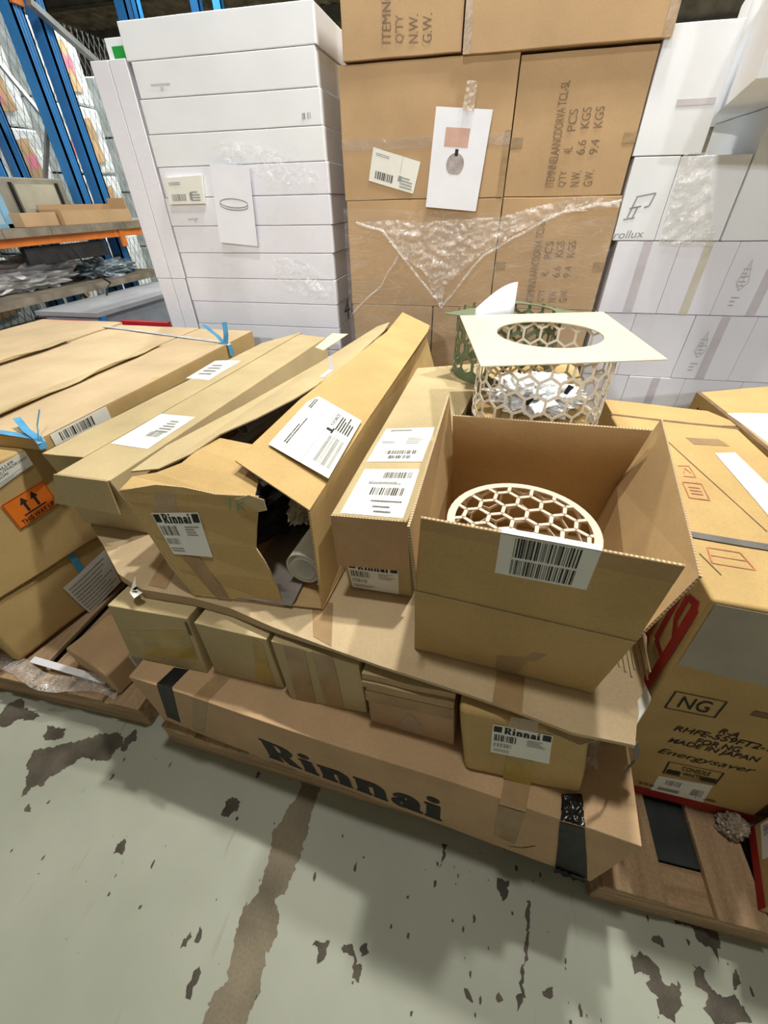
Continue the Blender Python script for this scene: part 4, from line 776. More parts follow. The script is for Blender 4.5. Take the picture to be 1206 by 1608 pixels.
# big shipping label on the raised flap
dl=Face([Vector(p)+Vector((0,0,.004)) for p in PT['D_label']]); sq=[[0,0],[1,0],[1,1],[0,1]]
o=decal(dl,'shipping_label',sq,LB,tc,.0012)
rects(dl,'divider',sq,[(0,.445,1,.452)],GREY,o,.0018)
lettering(dl,'carrier_print',sq,'Y-FORCE',INK,o,.0018,bold=.01,sub=(.66,.345,.90,.405))
rects(dl,'logo_block',sq,[(.55,.30,.64,.33),(.57,.33,.61,.42)],INK,o,.0018)
rects(dl,'barcode',sq,[(a,b_,c_,d_) for (b_,a,d_,c_) in barcode(.06,.10,.32,.52,26,9)],GREY,o,.0018)
rects(dl,'fine_print',sq,dashes(.63,.06,.95,.32,6,2)+dashes(.12,.78,.62,.86,2,4)+dashes(.74,.86,.96,.93,2,8),INK,o,.0018)
cl=Face([Vector(p)+Vector((0,0,.004)) for p in PT['C_left_label']]); decal(cl,'address_label',sq,CREAML_,tc,.0012)
# contents
V=[];F=[];n=28; a0=Vector((-.384,.695,.778)); a1=Vector((-.345,1.15,.775)); ax=(a1-a0).normalized(); sd=ax.cross(Vector((0,0,1))).normalized(); up=sd.cross(ax)
turns=2.2; N_=60
for e in (a0,a1):
    for k in range(N_+1):
        t=k/N_; r=.057-.030*t; a=2*math.pi*turns*t-1.0; V.append(e+(sd*math.cos(a)+up*math.sin(a))*r)
for k in range(N_): F.append([k,k+1,N_+2+k,N_+1+k])
o=mesh('paper_roll',V,F,LB,None,smooth=True,loc=a0); o.modifiers.new('s','SOLIDIFY').thickness=.002; tag(o,'rolled white sheet lying inside the torn open carton','paper roll')
o=crumple('bubble_wrap',(-.40,.86,.915),(.04,.14,.04),mat('bubble_wrap',(.36,.33,.25),.35,.1,30,0,0,.8,.5),None,3,.22,5); tag(o,'crumpled grey bubble wrap inside the torn open carton above the white roll','wrap')
o=crumple('black_bag',(-.56,1.05,.82),(.13,.28,.10),BPL,None,8,.25,3); tag(o,'black plastic bag deep inside the torn open carton','bag')
mb=MB(); mb.hexa([(-.56,.62,.712),(-.40,.625,.712),(-.40,1.2,.712),(-.56,1.2,.712),(-.55,.63,.716),(-.395,.64,.72),(-.40,1.2,.716),(-.56,1.2,.716)]); o=mb.build('plastic_sheet',GPL,None,loc=(-.48,.9,.712)); tag(o,'grey plastic sheet on the bottom of the torn open carton','plastic sheet')
def pipe(name,a,b_,r,label):
    a=Vector(a);b_=Vector(b_);d=(b_-a).normalized();s1=d.cross(Vector((0,0,1))).normalized();s2=s1.cross(d);V=[];F=[];n=20
    for rad in (r,r*.82):
        for e in (a,b_):
            for k in range(n): V.append(e+(s1*math.cos(2*math.pi*k/n)+s2*math.sin(2*math.pi*k/n))*rad)
    for k in range(n):
        j=(k+1)%n; F+= [[k,j,n+j,n+k],[2*n+j,2*n+k,3*n+k,3*n+j],[j,k,2*n+k,2*n+j],[n+k,n+j,3*n+j,3*n+k]]
    tag(mesh(name,V,F,PIPE,None,smooth=False,loc=a),label,'pipe')
pipe('plastic_pipe',(-.722,1.09,.968),(-.62,1.6,.975),.024,'grey plastic pipe end showing in the gap on top of the torn open carton')
pipe('plastic_pipe',(-.765,1.02,.915),(-.66,1.6,.93),.022,'lower grey plastic pipe deep in the gap on top of the torn open carton')
mb=MB(); mb.ribbon(PT['strap_tail'],.016,.0015,(.8,-.3,0)); tag(mb.build('strap_tail',PP,None,loc=PT['strap_tail'][2]),'white strap tail standing up from the torn open carton','strap')
# --- carton E
c=Carton('E','long narrow carton with two white labels on top, between torn carton and open box',KG)
f=c.face('top')
q=[[.07,.232],[.80,.232],[.715,.43],[.07,.43]]; o=decal(f,'upper_label',q,LB,c.o)
rects(f,'barcode',q,barcode(.25,.20,.85,.30,24,4)+barcode(.35,.08,.75,.16,18,7),INK,o); rects(f,'fine_print',q,[(.12,.90,.55,.95)]+dashes(.55,.50,.92,.70,4,6)+dashes(.08,.52,.35,.6,2,1),GREY,o)
q=[[.11,.006],[.93,.006],[.82,.195],[.10,.195]]; o=decal(f,'lower_label',q,LB,c.o)
rects(f,'barcode',q,barcode(.40,.78,.90,.92,26,14),INK,o); rects(f,'barcode',q,barcode(.30,.40,.86,.56,18,17),INK,o)
rects(f,'fine_print',q,dashes(.50,.06,.90,.12,1,6)+dashes(.45,.15,.90,.21,1,2)+dashes(.38,.26,.95,.32,1,3)+dashes(.20,.64,.90,.70,2,9),INK,o)
c8=[Vector(p) for p in K['E']]; yv=Vector((0,-1,0))
ff=c.face('front')
panel('end_flap',[ff.at(0.0,1.0,.004),ff.at(-.03,.42,.022),ff.at(1.02,.46,.022),ff.at(1.0,1.0,.004)],.004,c.o,KP)
class _x: pass
h=_x(); h.o=c.o; rinnai_label(h,ff,[[.06,.01],[.80,.02],[.83,.41],[.06,.40]],11,'end_label')
# --- cartons A and B
c=Carton('B','long dull carton with a white label on top, beside the torn open carton',KG)
TP(c,'B_label','label',LB); rects(c.face('top'),'fine_print',D['B_label'][2],dashes(.55,.45,.92,.85,5,3)+barcode(.5,.3,.85,.45,12,2),GREY,c.o)
ff=c.face('front'); panel('end_flap',[ff.at(-.02,1.0,.004),ff.at(-.12,.55,.03),ff.at(.93,.5,.03),ff.at(.98,1.0,.004)],.004,c.o,KG)
c=Carton('A','long narrow carton with small white label, beside the strapped cartons at the left',KG)
TP(c,'A_label','label',LB); rects(c.face('top'),'fine_print',D['A_label'][2],dashes(.2,.2,.8,.8,4,3),GREY,c.o)
# --- open box F
F8=[Vector(p) for p in K['F']]; b=sum(F8[:4],Vector())/4
ob=thing('open_box','open cardboard box with raised flaps and a barcode label, holding a lattice lampshade','box',b)
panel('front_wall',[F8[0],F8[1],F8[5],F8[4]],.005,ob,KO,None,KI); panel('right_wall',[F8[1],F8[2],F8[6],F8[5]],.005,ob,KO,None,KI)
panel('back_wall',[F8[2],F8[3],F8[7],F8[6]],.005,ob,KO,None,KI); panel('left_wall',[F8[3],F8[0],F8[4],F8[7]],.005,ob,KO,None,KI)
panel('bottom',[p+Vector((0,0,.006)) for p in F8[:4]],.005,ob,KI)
for nm in ('front','right','back','left'): panel(nm+'_flap',PT['F_flap_'+nm],.005,ob,KO,None,KI)
ff=Face([F8[i] for i in FI['front']]); decal(ff,'brown_tape',[[.479,.0],[.605,.0],[.64,.47],[.46,.46]],TAPE,ob,.0012); decal(ff,'brown_tape',[[.60,.30],[.66,.32],[.70,.50],[.63,.48]],TAPE,ob,.0015)
pf=PT['F_flap_front']; fl=Face([pf[0],pf[1],pf[2],pf[3]]); q=[[.351,.51],[.724,.533],[.716,.995],[.336,.99]]
o=decal(fl,'barcode_label',q,LB,ob,.0014); rects(fl,'barcode',q,barcode(.16,.50,.84,.97,30,21),INK,o,.0022); rects(fl,'barcode',q,barcode(.16,.06,.84,.44,30,22),INK,o,.0022)
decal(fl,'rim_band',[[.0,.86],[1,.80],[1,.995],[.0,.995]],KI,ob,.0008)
mb=MB(); mb.bar(Vector(pf[0])+fl.n*.001,Vector(pf[1])+fl.n*.001,.004,.004); mb.build('fold_crease',KG,ob,bevel=.001)
mb=MB(); a,b_=Vector(pf[3]),Vector(pf[2]); nrm=fl.n
p0=a.lerp(b_,.336); p1=a.lerp(b_,.716); mb.hexa([p0-nrm*.012,p1-nrm*.012,p1+nrm*.0016,p0+nrm*.0016,p0-nrm*.012+Vector((0,0,.0015)),p1-nrm*.012+Vector((0,0,.0015)),p1+nrm*.0016+Vector((0,0,.0015)),p0+nrm*.0016+Vector((0,0,.0015))]); mb.build('label_fold',LB,ob)
# --- hexagon lattice lamps
def hex_edges(w,h,pitch):
    """edges of a hexagon grid (pointy top) covering w x h"""
    s=pitch/math.sqrt(3); E={}
    rows=int(h/(1.5*s))+3; cols=int(round(w/pitch))
    for r in range(-1,rows):
        for c_ in range(-1,cols+2):
            cx=(c_+(r%2)*.5)*pitch; cy=r*1.5*s
            P=[(cx+s*math.sin(R(60*k)),cy+s*math.cos(R(60*k))) for k in range(6)]
            for a,b in zip(P,P[1:]+P[:1]):
                key=tuple(sorted(((round(a[0],3),round(a[1],3)),(round(b[0],3),round(b[1],3))))); E[key]=1
    return list(E)
def drum(name,parent,cx,cy,z0,z1,r,ncell,m,wd=.0065,th=.003,phase=0):
    W_=2*math.pi*r; pitch=W_/ncell; h=z1-z0; mb=MB()
    for (a,b) in hex_edges(W_,h,pitch):
        if a[0]<-1e-4 or a[0]>=W_-1e-4 and b[0]>=W_-1e-4: 
            if not(-1e-4<=(a[0]+b[0])/2<W_-1e-4): continue
        if not(-1e-4<=(a[0]+b[0])/2<W_-1e-4): continue
        if max(a[1],b[1])<0 or min(a[1],b[1])>h: continue
        def cl(p,q):
            if p[1]<0: t=(0-p[1])/(q[1]-p[1]); return (p[0]+(q[0]-p[0])*t,0)
            if p[1]>h: t=(h-p[1])/(q[1]-p[1]); return (p[0]+(q[0]-p[0])*t,h)
            return p
        a,b=cl(a,b),cl(b,a)
        if (Vector(a)-Vector(b)).length<.002: continue
        def pt(p,rad): an=p[0]/r+phase; return Vector((cx+rad*math.cos(an),cy+rad*math.sin(an),z0+p[1]))
        d=(Vector(b)-Vector(a)).normalized(); n=Vector((-d.y,d.x))*wd/2; a=Vector(a)-d*wd*.3; b=Vector(b)+d*wd*.3
        mb.hexa([pt(p,rad) for rad in (r-th,r) for p in (a-n,b-n,b+n,a+n)])
    return mb.build(name,m,parent)
def ring(name,parent,cx,cy,z,ri,ro,th,m,seg=48):
    V=[];F=[]
    for zz in (z,z+th):
        for rad in (ri,ro):
            for k in range(seg): V.append((cx+rad*math.cos(2*math.pi*k/seg),cy+rad*math.sin(2*math.pi*k/seg),zz))
    for k in range(seg):
        j=(k+1)%seg; F+=[[k,seg+k,seg+j,j][::-1],[2*seg+k,3*seg+k,3*seg+j,2*seg+j],[seg+k,3*seg+k,3*seg+j,seg+j][::-1],[k,2*seg+k,2*seg+j,j]]
    return mesh(name,V,F,m,parent)
def holed_plate(name,parent,cor,c,r,z,th,m,seg=64):
    cor=[Vector((p[0],p[1])) for p in cor]; c=Vector(c); V=[];F=[]
    def hit(d):
        best=None
        for a,b in zip(cor,cor[1:]+cor[:1]):
            e=b-a; den=d.x*e.y-d.y*e.x
            if abs(den)<1e-9: continue
            w=a-c; t=(w.x*e.y-w.y*e.x)/den; u=(w.x*d.y-w.y*d.x)/den
            if t>0 and -1e-6<=u<=1+1e-6 and (best is None or t<best): best=t
        return best
    an=[2*math.pi*k/seg for k in range(seg)]+[math.atan2((p-c).y,(p-c).x)%(2*math.pi) for p in cor]; an=sorted(set(round(a,5) for a in an)); n=len(an)
    for zz in (z,z+th):
        for a in an: V.append((c.x+r*math.cos(a),c.y+r*math.sin(a),zz))
        for a in an:
            d=Vector((math.cos(a),math.sin(a))); t=hit(d); V.append((c.x+d.x*t,c.y+d.y*t,zz))
    for k in range(n):
        j=(k+1)%n; F+=[[k,j,n+j,n+k],[2*n+k,3*n+k,3*n+j,2*n+j],[k,2*n+k,2*n+j,j],[n+k,n+j,3*n+j,3*n+k]]
    return mesh(name,V,F,m,parent)
c=Carton('G','plain carton behind the open box, carrying the two square-plated lattice lamps',KO)
c.strip('front','pink_tape',[[0,.7],[.2,.7],[.2,1],[0,1]],TAPEC)
la=thing('lattice_lamp','cream lattice drum lamp with a square top plate, standing upright behind the open box','lamp',(.2,1.37,.969))
holed_plate('top_plate',la,[(-.0815,1.5706),(.0081,1.033),(.4599,1.1637),(.4099,1.6999)],(.197,1.372),.152,1.22,.003,CREAM)
drum('drum_lattice',la,.2,1.375,.972,1.22,.203,22,CREAML,.0076)
ring('bottom_ring',la,.2,1.375,.969,.190,.203,.006,CREAML)
lb=thing('lattice_lamp','sage green lattice drum lamp with a square plate, standing behind the cream one','lamp',(.13,1.765,.969))
holed_plate('top_plate',lb,[(-.15,1.71),(.145,1.575),(.425,1.72),(.13,1.99)],(.115,1.78),.15,1.198,.003,GREEN)
drum('drum_lattice',lb,.095,1.79,.972,1.198,.198,20,GREEN,.013)
ring('bottom_ring',lb,.095,1.79,.969,.19,.199,.03,GREEN)
lc=thing('lattice_lampshade','rose cream lattice lampshade with a round perforated top, lying inside the open box','lampshade',(.135,.77,.72))
cx,cy,rr_=.142,.770,.170; zt=.955
mb=MB(); s=.030
for (a,b) in hex_edges(.48,.48,.0545):
    a=Vector(a)-Vector((.24,.24)); b=Vector(b)-Vector((.24,.24)); ro=Matrix.Rotation(R(-10),2); a=ro@a; b=ro@b; ri=rr_-.016
    if a.length>ri and b.length>ri: continue
    def clip(p,q):
        if p.length<=ri: return p
        lo,hi=0.0,1.0
        for _ in range(20):
            m_=(lo+hi)/2
            if (q.lerp(p,m_)).length<ri: lo=m_
            else: hi=m_
        return q.lerp(p,lo)
    a,b=clip(a,b),clip(b,a)
    if (a-b).length<.003: continue
    mb.bar((cx+a.x,cy+a.y,zt),(cx+b.x,cy+b.y,zt),.0085,.003)
mb.build('top_lattice',PINKC,lc); ring('rim',lc,cx,cy,zt-.002,rr_-.018,rr_,.004,PINKC)
drum('side_lattice',lc,cx,cy,.722,zt-.002,rr_-.004,19,PINKC,.007); ring('bottom_ring',lc,cx,cy,.7195,rr_-.02,rr_,.004,PINKC)
o=crumple('plastic_bag',(.20,1.37,1.035),(.135,.10,.05),PLAS,None,2,.55,3.2,5); tag(o,'crumpled white plastic bag with dark print inside the cream lattice lamp','bag')
for k,(x,y,z,rx) in enumerate(((.13,1.285,1.06,.02),(.235,1.30,1.09,.03),(.29,1.33,1.085,.022))):
    pass
o=crumple('printed_wrapper',(.13,1.30,1.09),(.05,.045,.03),PLAS,None,6,.4,4,3); tag(o,'small white wrapper lying on the crumpled bag in the cream lattice lamp','wrapper')
mb=MB(); mb.hexa([(.15,1.25,1.05),(.165,1.245,1.045),(.165,1.25,1.045),(.15,1.255,1.05),(.158,1.25,1.075),(.176,1.245,1.068),(.176,1.25,1.068),(.158,1.255,1.075)]); mb.hexa([(.262,1.275,1.08),(.272,1.275,1.075),(.272,1.28,1.075),(.262,1.28,1.08),(.27,1.275,1.105),(.286,1.275,1.10),(.286,1.28,1.10),(.27,1.28,1.105)]); mb.build('dark_print',INK,bpy.data.objects['plastic_bag'])
cu=[Vector(p) for p in PT['curl']]
V=[];F=[]; n=10
for i in range(n+1):
    t=i/n; x=lerp(cu[0].x,cu[1].x,t); top=lerp(cu[0].z+.004,cu[2].z,math.sin(t*math.pi/2)); V+= [Vector((x,1.60+.05*t*t-.03*t,1.19)),Vector((x,1.66+.05*t*t-.03*t,max(top,1.2)))]
for i in range(n): F.append([2*i,2*i+2,2*i+3,2*i+1])
o=mesh('paper_sheet',V,F,PP,None,smooth=True,loc=(.03,1.62,1.2)); o.modifiers.new('s','SOLIDIFY').thickness=.001; tag(o,'curled white paper sheet standing up in the green lattice lamp','paper')
# ================================================================ left pallet
c=Carton('U2','bulging brown carton with a white text label, lower of the strapped stack at the left',KO,amp=.012,n=14,bevel=.03)
f=c.face('right'); q=D['U2_label'][2]; o=decal(f,'label',q,LB,c.o,.004); rects(f,'fine_print',q,dashes(.05,.06,.95,.94,9,12,.4),GREY,o,.0046)
c.strip('right','blue_strap',[[D['U2_strap'][2][0][0],-.03],[D['U2_strap'][2][0][0]+.04,-.03],[D['U2_strap'][2][2][0],.99],[D['U2_strap'][2][3][0],1.0]],BLUES,.003)
c=Carton('U1','large brown carton with an orange sticker, upper of the strapped stack at the left',KO,amp=.006,n=12,bevel=.012)
f=c.face('right'); q=D['U1_way'][2]; o=decal(f,'orange_label',q,ORG,c.o,.003)
lettering(f,'warning_text',q,'THIS WAY UP',INK,o,.0036,bold=.012,sub=(.12,.07,.92,.24))
rects(f,'arrow_marks',q,[(.25,.30,.78,.35),(.36,.38,.42,.70),(.60,.38,.66,.70),(.02,.02,.98,.035),(.02,.965,.98,.98),(.02,.02,.03,.98),(.97,.02,.98,.98)],INK,o,.0036)
Q=quad(q); V=[];F=[]
for x in (.39,.63):
    b=len(V); V+= [f.at(*Q(x+dx,y),.0037) for dx,y in ((-.09,.68),(.09,.68),(0,.90))]; F.append([b,b+1,b+2])
mesh('arrow_heads',V,F,INK,o)
e_=D['U1_inst'][2]; q=[[.22,.77],[e_[1][0],.865],[e_[2][0],.985],[.215,.93]]; o=decal(f,'white_label',q,LB,c.o,.003)
for k,t in enumerate(('INSTALLER','AN AUTHORISED','PERSON')): lettering(f,'label_text',q,t,INK,o,.0036,shear=.2,sub=(.40,.74-.2*k,.40+.044*len(t),.88-.2*k))
rects(f,'fine_print',q,dashes(.3,.05,.95,.26,3,4,.4),GREY,o,.0036)
c=Carton('U3','plain tall kraft carton standing under the leftmost lid on the left pallet',KO)
c=Carton('T1','flat kraft carton with a barcode strip on its side, rightmost of the strapped lids',KO,seam=None,amp=.004,n=12)
c.body.data.materials[0]=KO
c.strip('top','lid_board',[[.0,.0],[1,0],[1,1],[0,1]],KS,.0015)
t1=[Vector(p) for p in K['T1']]
panel('side_skirt',[t1[5].lerp(t1[6],.22)+Vector((.004,0,0)),t1[5].lerp(t1[6],.20)+Vector((.004,0,-.05)),t1[6]+Vector((.004,0,-.085)),t1[6]+Vector((.004,0,0))],.003,c.o,KO)
f=c.face('right'); q=[[.024,.06],[.20,-.12],[.20,.98],[.024,1.0]]; o=decal(f,'barcode_label',q,LB,c.o,.003); rects(f,'barcode',q,barcode(.12,.15,.70,.85,22,5),INK,o,.0036)
c=Carton('T2','flat kraft carton, middle of the strapped lids at the left',KS,amp=.004,n=12)
c=Carton('T3','flat kraft carton cut by the left edge, leftmost of the strapped lids',KS,amp=.004,n=12)
for x0,z0,nm in ((-1.72,.9335,'lifted kraft flap strip along the seam between right and middle lids'),(-2.30,.9375,'lifted kraft flap strip along the seam between middle and left lids')):
    V=[];n=14
    pts=[Vector((x0-.035-.02*math.sin(t*.5),1.0+1.0*t/n,z0+.002)) for t in range(n+1)]+[Vector((x0+.03+.006*math.sin(t*1.3),1.0+1.0*t/n,z0+.012+.006*math.sin(t*.9))) for t in range(n,-1,-1)]
    tag(panel('cardboard_strip',pts,.003,None,KG),nm,'cardboard')
mb=MB(); mb.ribbon([(-2.34,2.32,.939),(-2.0,2.25,.939),(-1.7,2.18,.938),(-1.375,2.115,.936),(-1.352,2.11,.926),(-1.350,2.11,.87)],.03,.001,(.2,1,0)); ng=len(mb.f)
vs_=(.83,.53,0)
mb.ribbon([(-1.37,2.10,.925),(-1.40,2.09,.975),(-1.455,2.07,1.035)],.022,.0015,vs_); mb.ribbon([(-1.37,2.10,.925),(-1.352,2.10,.985),(-1.345,2.10,1.045)],.026,.0015,vs_)
o=mb.build('strap',[GREYS,BLUES],None,loc=(-1.7,2.2,.93)); tag(o,'grey plastic strap with a knotted blue tail across the far end of the lids','strap')
for i_,p in enumerate(o.data.polygons): p.material_index=0 if i_<ng-6 else 1
k2=[Vector(p) for p in PT['knot2']]
mb=MB(); mb.ribbon([(-2.2,.99,.939),(-1.9,.975,.939),(-1.6,.965,.936),(-1.41,.956,.934),(-1.398,.95,.92)],.024,.0012,(.2,1,0))
mb.ribbon([(-1.55,1.02,.965),(-1.47,.975,.945),(-1.405,.95,.936),(-1.395,.945,.90)],.022,.0015,(.5,.8,0)); mb.ribbon([(-1.40,.95,.935),(-1.425,.985,.965),(-1.44,1.03,1.0)],.014,.0015,(.8,-.5,0))
tag(mb.build('strap',BLUES,None,loc=(-1.4,.95,.93)),'light blue strap knotted at the near corner of the lids above the orange sticker','strap')
c=Carton('smallL','small crushed carton with a white label, low on the left pallet beside the centre load',KP,amp=.012,n=10,bevel=.01)
f=c.face('right'); q=[[.24,.45],[.40,.45],[.40,.95],[.24,.95]]; o=decal(f,'label',q,LB,c.o,.003); rects(f,'fine_print',q,dashes(.1,.1,.9,.9,5,12,.4),INK,o,.0036)
rr=random.Random(8)
filmsheet('plastic_film',lambda a,b:(Vector((-1.75+.62*a,.515+.06*b+.02*math.sin(a*9),.1315+.012*b)),Vector((0,-.3,.95))),50,10,FILMC,None,.02,26,None,2,(-1.4,.53,.13)); tag(bpy.data.objects['plastic_film'],'crumpled clear film lying along the front of the left pallet','film')
mb=MB(); mb.hexa([(-1.55,.575,.155),(-1.20,.560,.150),(-1.20,.585,.150),(-1.55,.60,.155),(-1.55,.575,.158),(-1.20,.560,.153),(-1.20,.585,.153),(-1.55,.60,.158)]); tag(mb.build('edge_strip',PP,None,loc=(-1.4,.58,.15)),'white edge strip lying in the film on the left pallet','strip')
# ================================================================ right pallet
c=Carton('heater','tall heater carton marked NG with red trim, on the right pallet',KO,amp=.003,n=12,bevel=.008)
f=c.face('front')
q=[[.105,.556],[.36,.561],[.352,.645],[.100,.642]]
stroke(f,'frame_line',q,[[(0,0),(1,0),(1,1),(0,1),(0,0)]],.035,INK,c.o,.0016); lettering(f,'gas_mark',q,'NG',INK,c.o,.0016,bold=.004,sub=(.2,.18,.80,.84))
for k,t,sh_ in (('h_ra','R-A',.25),('h_rh','RHFE-559FT2-1',.25),('h_for','FOR NG',.25),('h_made','MADE IN JAPAN',.25),('h_en','Energysaver',.3)):
    lettering(f,'printed_text',D[k][2],t,INK,c.o,.0016,bold=.012 if k!='h_en' else 0.0,shear=sh_)
q=D['h_con'][2]; stroke(f,'frame_line',q,[[(0,0),(1,0),(1,1),(0,1),(0,0)]],.03,INK,c.o,.0016)
rects(f,'black_panel',q,[(.04,.08,.30,.40),(.70,.08,.97,.40)],INK,c.o,.0016); lettering(f,'printed_text',q,'CONSOLE',INK,c.o,.0016,bold=.01,sub=(.28,.55,.80,.86)); lettering(f,'printed_text',q,'WHITE',INK,c.o,.0016,bold=.01,sub=(.34,.14,.70,.44))
q=D['h_lab'][2]; o=decal(f,'label',q,LB,c.o,.0016); rects(f,'fine_print',q,barcode(.18,.55,.48,.85,10,2)+[(.1,.15,.5,.32)]+barcode(.70,.25,.92,.62,9,8),GREY,o,.0022)
c.strip('front','red_trim',[[-.0,-.0],[1,-.0],[1,.052],[0,.052]],RED,.0014)
rects(f,'fine_print',[[.26,.075],[.9,.075],[.9,.10],[.26,.10]],dashes(0,0,1,1,1,5,.6),INKB,c.o,.0016)
c.strip('front','grey_tape',[[.025,.755],[1.0,.72],[1.0,.985],[.017,.99]],TAPEG,.0014)
rects(f,'oval_mark',[[.50,.60],[.75,.60],[.75,.64],[.50,.64]],[(.0,.2,1,.8)],INKB,c.o,.0016)
f=c.face('left')
rects(f,'red_print',[[0,0],[1,0],[1,1],[0,1]],[(.955,.45,.985,.94)],RED,c.o,.0016)
stroke(f,'red_print',[[0,0],[1,0],[1,1],[0,1]],[[(.965,.80),(.93,.85),(.93,.93),(.975,.95)],[(.96,.72),(.90,.72),(.90,.95)],[(.955,.60),(.86,.62),(.86,.92)]],.02,RED,c.o,.0016)
lettering(f,'brand_lettering',[[.28,.42],[.86,.42],[.86,.66],[.28,.66]],'Rinnai',INK,c.o,.0016,bold=.03)
f=c.face('top')
c.strip('top','white_label',[[.60,.30],[.80,.30],[.772,.77],[.615,.745]],LB,.0016)
c.strip('top','grey_strap',[[.0,.222],[1,.205],[1,.235],[0,.247]],DKS,.003)
c.strip('top','lid_step',[[0,.985],[1,.985],[1,1.0],[0,1.0]],INKB,.0012)
c.strip('top','tape_patch',[[.52,.80],[.78,.82],[.75,.87],[.50,.85]],TAPE,.0012)
stroke(f,'red_stamp',[[.204,.421],[.322,.422],[.344,.514],[.225,.511]],[[(0,0),(1,0),(1,1),(0,1),(0,0)],[(.2,.3),(.8,.3)],[(.2,.5),(.8,.5)],[(.2,.7),(.8,.7)]],.06,REDF,c.o,.0016)
stroke(f,'red_stamp',[[.26,.549],[.34,.553],[.35,.624],[.27,.614]],[[(0,0),(1,0),(1,1),(0,1)],[(.2,.3),(.5,.8),(.8,.3)]],.06,REDF,c.o,.0016)
stroke(f,'red_stamp',[[.10,.13],[.30,.13],[.28,.19],[.12,.19]],[[(0,0),(1,0),(1,1),(0,1),(0,0)],[(0,.5),(1,.5)]],.05,REDF,c.o,.0016)
stroke(f,'crease',[[0,0],[1,0],[1,1],[0,1]],[[(.06,.16),(.11,.09)],[(.30,.88),(.52,.30)]],.006,INKB,c.o,.0014)
c=Carton('R2','kraft carton standing directly behind the heater carton on the right',KO)
c=Carton('R3','kraft carton with a white patch on its lid, at the right edge beside the heater',KO,amp=.003)
c.strip('top','torn_patch',[[.05,.55],[.32,.60],[.28,.80],[.02,.82]],LB,.0016)
c.strip('top','lid_step',[[0,0],[.025,0],[.025,1],[0,1]],INKB,.0012)
rects(c.face('left'),'printed_text',[[.05,.86],[.25,.86],[.25,.95],[.05,.95]],barcode(0,0,1,1,7,3),INK,c.o)
c=Carton('R4','red-trimmed carton with a white label at the lower right edge of the pallet',KO)
f=c.face('left'); c.strip('left','red_trim',[[0,0],[1,0],[1,.09],[0,.09]],RED,.0014)
q=[[.62,.20],[.25,.30],[.02,.32],[.02,.05]]; q=[[.05,.17],[.48,.13],[.50,.38],[.05,.42]]; o=decal(f,'label',q,LB,c.o,.0016); rects(f,'barcode',q,barcode(.1,.15,.4,.5,9,2)+barcode(.5,.5,.9,.9,10,4),GREY,o,.0022)
o=crumple('film_wad',(.842,.565,.155),(.035,.03,.03),mat('dusty_film',(.34,.28,.22),.3,.15,30,0,0,.8,.6),None,9,.5,4); tag(o,'small crumpled wad of film between the cartons on the right pallet','film')
mb=MB(); mb.box(.634,.74,.455,.60,.0975,.1145); tag(mb.build('gap_shade',mat('gap_shade',(.03,.035,.037),.6,.2,8),None,loc=(.68,.5,.1)),'dark fill painting the shade in the gap between the deck boards of the right pallet','board')  # dark block painting the shade between deck boards, no real board there
# ================================================================ stacks behind
for i in range(15):
    extra={0:'plain ',1:'',2:'',4:'',9:''}.get(i,'')
    c=Carton('W%d'%i,'long white carton, %s of the left white stack'%ORD[i],WH if i<4 else WL,group='long white cartons of the left stack',amp=.0015,n=6,bevel=.004)
    f=c.face('front')
    if i in (1,5): 
        q=D['w_print' if i==1 else 'w_print3'][2]; rects(f,'printed_mark',q,dashes(0,.45,1,.9,1,i,.5)+[(.45,.05,.6,.35)],mat('pale_ink',(.55,.55,.54),.8) if i==1 else bpy.data.materials['pale_ink'],c.o)
    if i==2: rects(f,'printed_mark',D['w_print2'][2],barcode(0,0,.45,1,3,1)+barcode(.55,0,1,1,3,2),GREY,c.o)
    if i==4:
        q=[[.03,-.23],[.253,-.22],[.273,.70],[.036,.66]]; o=decal(f,'label',q,LB,c.o,.022,t=.02); rects(f,'barcode',q,barcode(.12,.12,.52,.38,16,3),GREY,o,.0232); rects(f,'fine_print',q,dashes(.1,.72,.6,.85,2,2)+dashes(.66,.1,.95,.5,4,3)+[(.62,.15,.70,.42)],GREY,o,.0232)
    if i==9:
        fr=c.face('right'); stroke(fr,'handwritten_number',[[.14,.1],[.42,.1],[.42,.95],[.14,.95]],[[(.38,1.0),(.05,.45),(.48,.45)],[(.36,.75),(.30,0.0)],[(.75,.75),(.58,.4),(.68,.05),(.92,.2),(.95,.55),(.75,.75)]],.07,INK,c.o,.0025)
mb=MB(); a=PT['paperW']
o=panel('paper_sheet',[Vector(p)-Vector((0,.022,0)) for p in a],.001,None,PP,PP); tag(o,'white paper with a printed ring lamp, stuck on the left white stack','paper')
fw=Face([Vector(p)-Vector((0,.022,0)) for p in a]); 
def ell(cx,cy,rx,ry,a0=0,a1=360,n=28): return [(cx+rx*math.cos(R(a0+(a1-a0)*k/n)),cy+ry*math.sin(R(a0+(a1-a0)*k/n))) for k in range(n+1)]
stroke(fw,'ring_lamp_print',sq,[ell(.5,.535,.36,.055),ell(.5,.505,.36,.055,180,360),[(.14,.535),(.14,.505)],[(.86,.535),(.86,.505)]],.014,GREY,o,.0006)
o=filmsheet('stretch_film',lambda a,b:(Vector((lerp(-1.30,-.90,a),2.598,lerp(1.02,1.36,b))),Vector((0,-1,0))),60,50,FILMW,None,.014,11,lambda a,b:(a-.55)**2/.22+(b-.5-.35*(.5-a))**2/.07<1,4,(-1.1,2.6,1.02)); tag(o,'shiny crumpled patch of film low on the right side of the left white stack','film')
